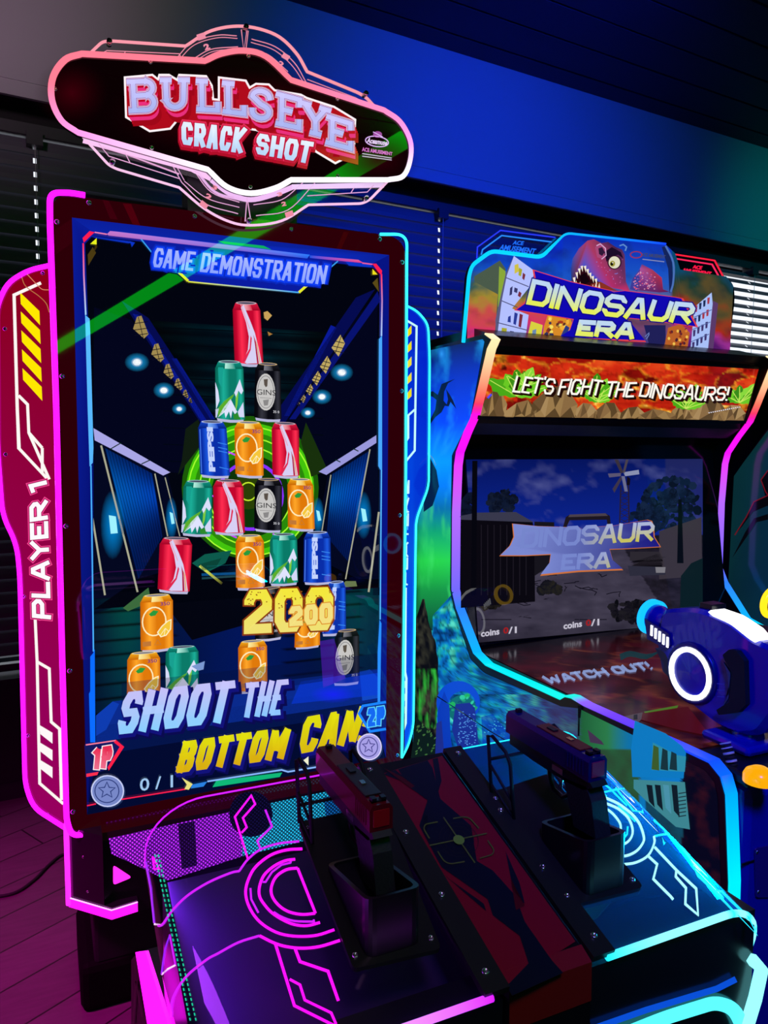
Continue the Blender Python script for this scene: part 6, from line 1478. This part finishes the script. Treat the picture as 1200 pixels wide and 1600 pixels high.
# ---- blue front of the control desk
blue = pbr('blue_lacquer', (.005, .010, .45), .25, spec=.5, coat=.3)
m = MB(); 
m.box((XI0+.004, -1.045, .02), (XI1-.004, -.95, .872), blue, bev=.02); m.box((XI0+.004, -1.05, .874), (XI1-.004, -.93, .898), BLACK, bev=.006)
fd = m.build('front_desk', dino)
FD = YP(-1.0465); m = MB(); m.prism([FD(x, y) for x, y in rnd([(1178, 1325), (1260, 1310), (1262, 1398), (1180, 1402)], 5, 3, True)], (0, -.002, 0), pbr('violet_plate', (.05, .01, .22), .25)); pt_ = m.build('service_plate', fd)
for x, y in ((1183, 1331), (1185, 1393)):
    m = MB(); screw(m, FD(x, y, .002), (0, -1, 0), .003); m.build('screw', pt_)
m = MB(); m.box((XI0+.004, -1.047, .735), (XI1-.004, -1.0445, .738), BLACK); m.build('seam', fd)

# ---- blasters mounted on the deck
def blaster(label, S, thick, ox, full=True):
    """side outline traced on the plane X = S.p0[0]; body is `thick` wide to the right; ox shifts a copy along the deck"""
    base = S(1120, 1150)+np.array([thick/2, 0, 0]); o = np.array([ox, 0, 0.0])
    T = thing('space_blaster', label, 'mounted toy gun', tuple(np.array([base[0]+ox, base[1], .90])), group='blasters on the dinosaur cabinet')
    Q = lambda x, y, d=0.0: S(x, y, d)+o
    bm_ = blue; dark = pbr('blaster_dark', (.004, .006, .16), .3, spec=.6)
    vec = np.array([thick, 0, 0])
    m = MB()
    body_ = [(1030, 953), (1055, 951), (1085, 951), (1108, 958), (1140, 972), (1175, 1000), (1196, 1010), (1215, 1018), (1230, 1060), (1215, 1110), (1185, 1150), (1150, 1150), (1118, 1135), (1080, 1105), (1050, 1080), (1042, 1050), (1036, 1020), (1022, 1012)]
    pts = [Q(x, y) for x, y in rnd(body_, 10, 3, True)]; pts = [np.array([p[0], p[1], max(p[2], .918)]) for p in pts]
    ctr = sum(pts)/len(pts); n = len(pts)
    V = [ctr+(p-ctr)*.93+vec*.0 for p in pts]+[p+vec*.18 for p in pts]+[p+vec*.82 for p in pts]+[ctr+(p-ctr)*.93+vec for p in pts]
    F = [list(range(n))]+[(k*n+i, k*n+(i+1) % n, (k+1)*n+(i+1) % n, (k+1)*n+i) for k in range(3) for i in range(n)]+[list(range(4*n-1, 3*n-1, -1))]
    m.mesh(V, F, bm_, smooth=False)
    m.build('body', T)
    # forestock wedge
    m = MB(); pts = [Q(x, y)+vec*.2 for x, y in [(1016, 1014), (1040, 1022), (1060, 1070), (1050, 1086), (1042, 1064), (1028, 1050), (1024, 1030)]]; m.prism(pts, vec*.6, dark); m.build('forestock', T)
    # barrel and glowing muzzle ring
    ax = np.array([0, 1., .07]); ax /= np.linalg.norm(ax); mz = Q(1003, 967)+vec*.5
    m = MB(); m.lathe(mz, -ax, [(-.004, .0), (-.004, .026), (.0, .031), (.018, .031), (.026, .027), (.075, .027), (.078, .031), (.12, .031)], bm_); br_ = m.build('barrel', T)
    m = MB(); m.lathe(mz, -ax, [(-.010, .030), (-.010, .0395), (.004, .0395), (.004, .031)], lit('muzzle_glow', 1.6, .3, .3), C('#10a8ff') if full else C('#ffc818')); m.build('muzzle_ring', br_)['label'] = 'glowing muzzle ring'
    # side vents
    vm = MB()
    for i in range(5):
        x, y = 1018.5+i*6.2, 985+i*4.6; q4 = [Q(x-1.2, y-8.5, .006), Q(x+1.9, y-7.2, .006), Q(x+1.2, y+9, .006), Q(x-1.9, y+7.5, .006)]; vm.prism(q4, (-.0015, 0, 0), lit('white_lamp', 2.0, .2, .3), C('#f0f4ff'))
    hb = MB(); hb.prism([Q(x, y) for x, y in [(1010, 966), (1048, 990), (1050, 1008), (1044, 1014), (1014, 998)]], (-.0055, 0, 0), dark); hb.build('vent_housing', T); vm.build('vent_lamps', T)['label'] = 'five white light bars'
    # side disc with white ring
    c = Q(1082, 1052); R1 = abs((Q(1114, 1055)-Q(1050, 1050))[1])/2
    m = MB(); m.lathe(c, (-1, 0, 0), [(-.01, R1*1.25), (.004, R1*1.22), (.008, R1*1.15), (.008, R1*1.05), (.005, R1*1.02)], dark); m.lathe(c, (-1, 0, 0), [(.005, R1*1.0), (.007, .0)], bm_); dsc = m.build('side_disc', T)
    m = MB(); m.lathe(c, (-1, 0, 0), [(.004, R1*1.04), (.0105, R1*1.02), (.0115, R1*.94), (.0105, R1*.85), (.005, R1*.83)], lit('white_lamp', 2.0, .2, .3), C('#f4f6ff')); m.build('ring_lamp', dsc)['label'] = 'white ring lamp'
    # white top panel
    m = MB(); q_ = [(1104, 960), (1108, 957), (1136, 967), (1146, 973), (1168, 988), (1182, 1004), (1176, 1009), (1164, 1006), (1130, 983)]
    pts = [Q(x, y-1)+np.array([.004, 0, .003]) for x, y in q_]; m.prism(pts, vec*.55, lit('white_lamp', 2.0, .2, .3), C('#ffffff')); m.build('top_lamp', T)['label'] = 'white glowing top panel'
    m = MB(); m.box(Q(1088, 953)+np.array([.02, -.02, 0]), Q(1088, 953)+np.array([.06, .012, .012]), BLACK, bev=.002); m.build('sight', T)
    # rear handle: black D shape
    m = MB(); hp = [(1136, 1022), (1146, 1014), (1158, 1016), (1170, 1032), (1172, 1100), (1160, 1112), (1130, 1116), (1126, 1108), (1146, 1096), (1150, 1050), (1140, 1032)]
    m.prism([np.array([Q(x, y)[0]-.012, Q(x, y)[1], max(.905, Q(x, y)[2])]) for x, y in hp], vec*.5, RUBBER); h = m.build('handle', T)
    m = MB()
    m.prism([Q(x, y)+np.array([-.006, 0, 0]) for x, y in [(1136, 1034), (1147, 1050), (1144, 1090), (1134, 1105), (1145, 1080), (1143, 1054)]], (-.004, 0, 0), pbr('trigger_teal', (.02, .12, .2), .3)); m.build('trigger', h)
    m = MB()
    for y in (1068, 1078, 1088): line(m, S if not ox else (lambda x, yy, d=0.0: S(x, yy, d)+o), [(1120, y), (1132, y+1)], 1.4, C('#4a60c8'), .0095, INK)
    m.build('panel_marks', T)
    m = MB(); b0 = Q(1150, 1140)+vec*.5; b0[2] = .935; m.cyl(b0, np.array([b0[0], b0[1], .905]), .024, bm_, r2=.034); m.box((b0[0]-.06, b0[1]-.05, .8990), (b0[0]+.06, b0[1]+.06, .917), bm_, bev=.008); m.build('swivel_mount', T)
    return T
BLP = XP(0.70)
blaster('blue space blaster with cyan muzzle ring and white ring lamp, on the control deck', BLP, .068, 0.0)
b2 = blaster('second space blaster with amber muzzle ring at the far right of the deck', BLP, .068, 0.385, False)
# striped piece added to imitate a reflection of the blinds, below the blaster mount
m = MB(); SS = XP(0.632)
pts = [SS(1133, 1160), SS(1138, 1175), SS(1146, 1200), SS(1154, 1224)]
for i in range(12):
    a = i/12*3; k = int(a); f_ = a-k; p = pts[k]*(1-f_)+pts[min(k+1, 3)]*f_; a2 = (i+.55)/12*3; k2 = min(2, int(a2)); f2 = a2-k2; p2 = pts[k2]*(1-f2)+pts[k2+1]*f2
    m.cyl(p, p2, .010, pbr('reflection_white', (.8, .8, .8), .4)) if i % 2 == 0 else m.cyl(p, p2, .009, RUBBER)
refl_ribs = m.build('blind_reflection', dino); refl_ribs['label'] = 'black and white ribs imitating a reflection of the blinds'

m = MB(); LQ = ZP(0.8955); c_ = LQ(1186, 1222)
m.lathe(c_, (0, 0, 1), [(0, .026), (.012, .026), (.020, .022), (.026, .012), (.028, .0001)], lit('amber_lamp', 1.0, .4, .2), C('#ffae08')); m.build('amber_button', dino)['label'] = 'glowing amber button'
# ================================================================ NEIGHBOURING CABINET at the right edge
nb = thing('arcade_cabinet', 'teal arcade cabinet with black spider legs at the right edge', 'arcade machine', (1.9, -0.1, 0))
NX = XP(1.73); m = MB()
no = [(1320, 500), (1200, 668), (1149, 742), (1120, 800), (1100, 1300), (1330, 1480)]
P_ = [NX(x, y) for x, y in no]; P_[-1][2] = 0; P_[-2][2] = 0
m.prism(P_, (.04, 0, 0), BLACK); npn = m.build('side_panel', nb)
m = MB()
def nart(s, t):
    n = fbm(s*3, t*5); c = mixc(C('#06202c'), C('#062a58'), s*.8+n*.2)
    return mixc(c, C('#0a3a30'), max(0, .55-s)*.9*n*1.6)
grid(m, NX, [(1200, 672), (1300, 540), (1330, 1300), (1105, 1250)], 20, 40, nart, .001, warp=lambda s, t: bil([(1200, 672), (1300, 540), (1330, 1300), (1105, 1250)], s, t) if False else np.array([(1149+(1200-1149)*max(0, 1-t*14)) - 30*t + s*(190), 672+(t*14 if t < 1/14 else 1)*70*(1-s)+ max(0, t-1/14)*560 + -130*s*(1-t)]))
for pts, c in (([(1189, 750), (1200, 735), (1220, 720), (1220, 800), (1200, 792)], '#05060c'), ([(1200, 774), (1178, 784), (1166, 808), (1148, 836), (1160, 822), (1176, 800), (1200, 790)], '#05060c'), ([(1200, 803), (1178, 810), (1164, 832), (1144, 872), (1166, 840), (1182, 816), (1200, 812)], '#05060c')): poly(m, NX, pts, C(c), .003)
for pts in ([(1189, 750), (1200, 735), (1216, 724)], [(1189, 750), (1196, 768), (1200, 774), (1178, 784), (1166, 808), (1148, 836)]): line(m, NX, pts, 1.6, C('#6a0c1c'), .0034)
m.build('artwork', npn); 
m = MB(); m.box((1.80, -.05, 0), (2.6, .5, 1.75), MATTE); m.build('cabinet_body', nb)

# ================================================================ floor cable
m = MB(); fz = ZP(.006)
m.tube([fz(x, y) for x, y in catmull([(-30, 1404), (20, 1396), (52, 1376), (78, 1350), (100, 1335), (120, 1345)], 6)], .005, RUBBER)
tag(m.build('power_cable'), 'black power cable on the floor beside the can-shooting cabinet', 'cable')
# ================================================================ green laser beam of the room's light show (it mirrors in the glass)
def mirrored(x, y, yv, ym):
    r = ray(x, y); p = CAM+r*((yv-CAM[1])/r[1]); return np.array([p[0], 2*ym-p[1], p[2]])
m = MB()
a, b = mirrored(660, 203, 2.6, -.03), mirrored(-60, 630, 2.6, -.03)
m.tube([a, a*.5+b*.5, b], [.060, .040, .024], lit('laser_green', 5.0, 0, .5), C('#04ff20'), seg=10)
tag(m.build('green_laser'), 'green laser ray mirrored across the BULLSEYE sign and the tall screen', 'laser')
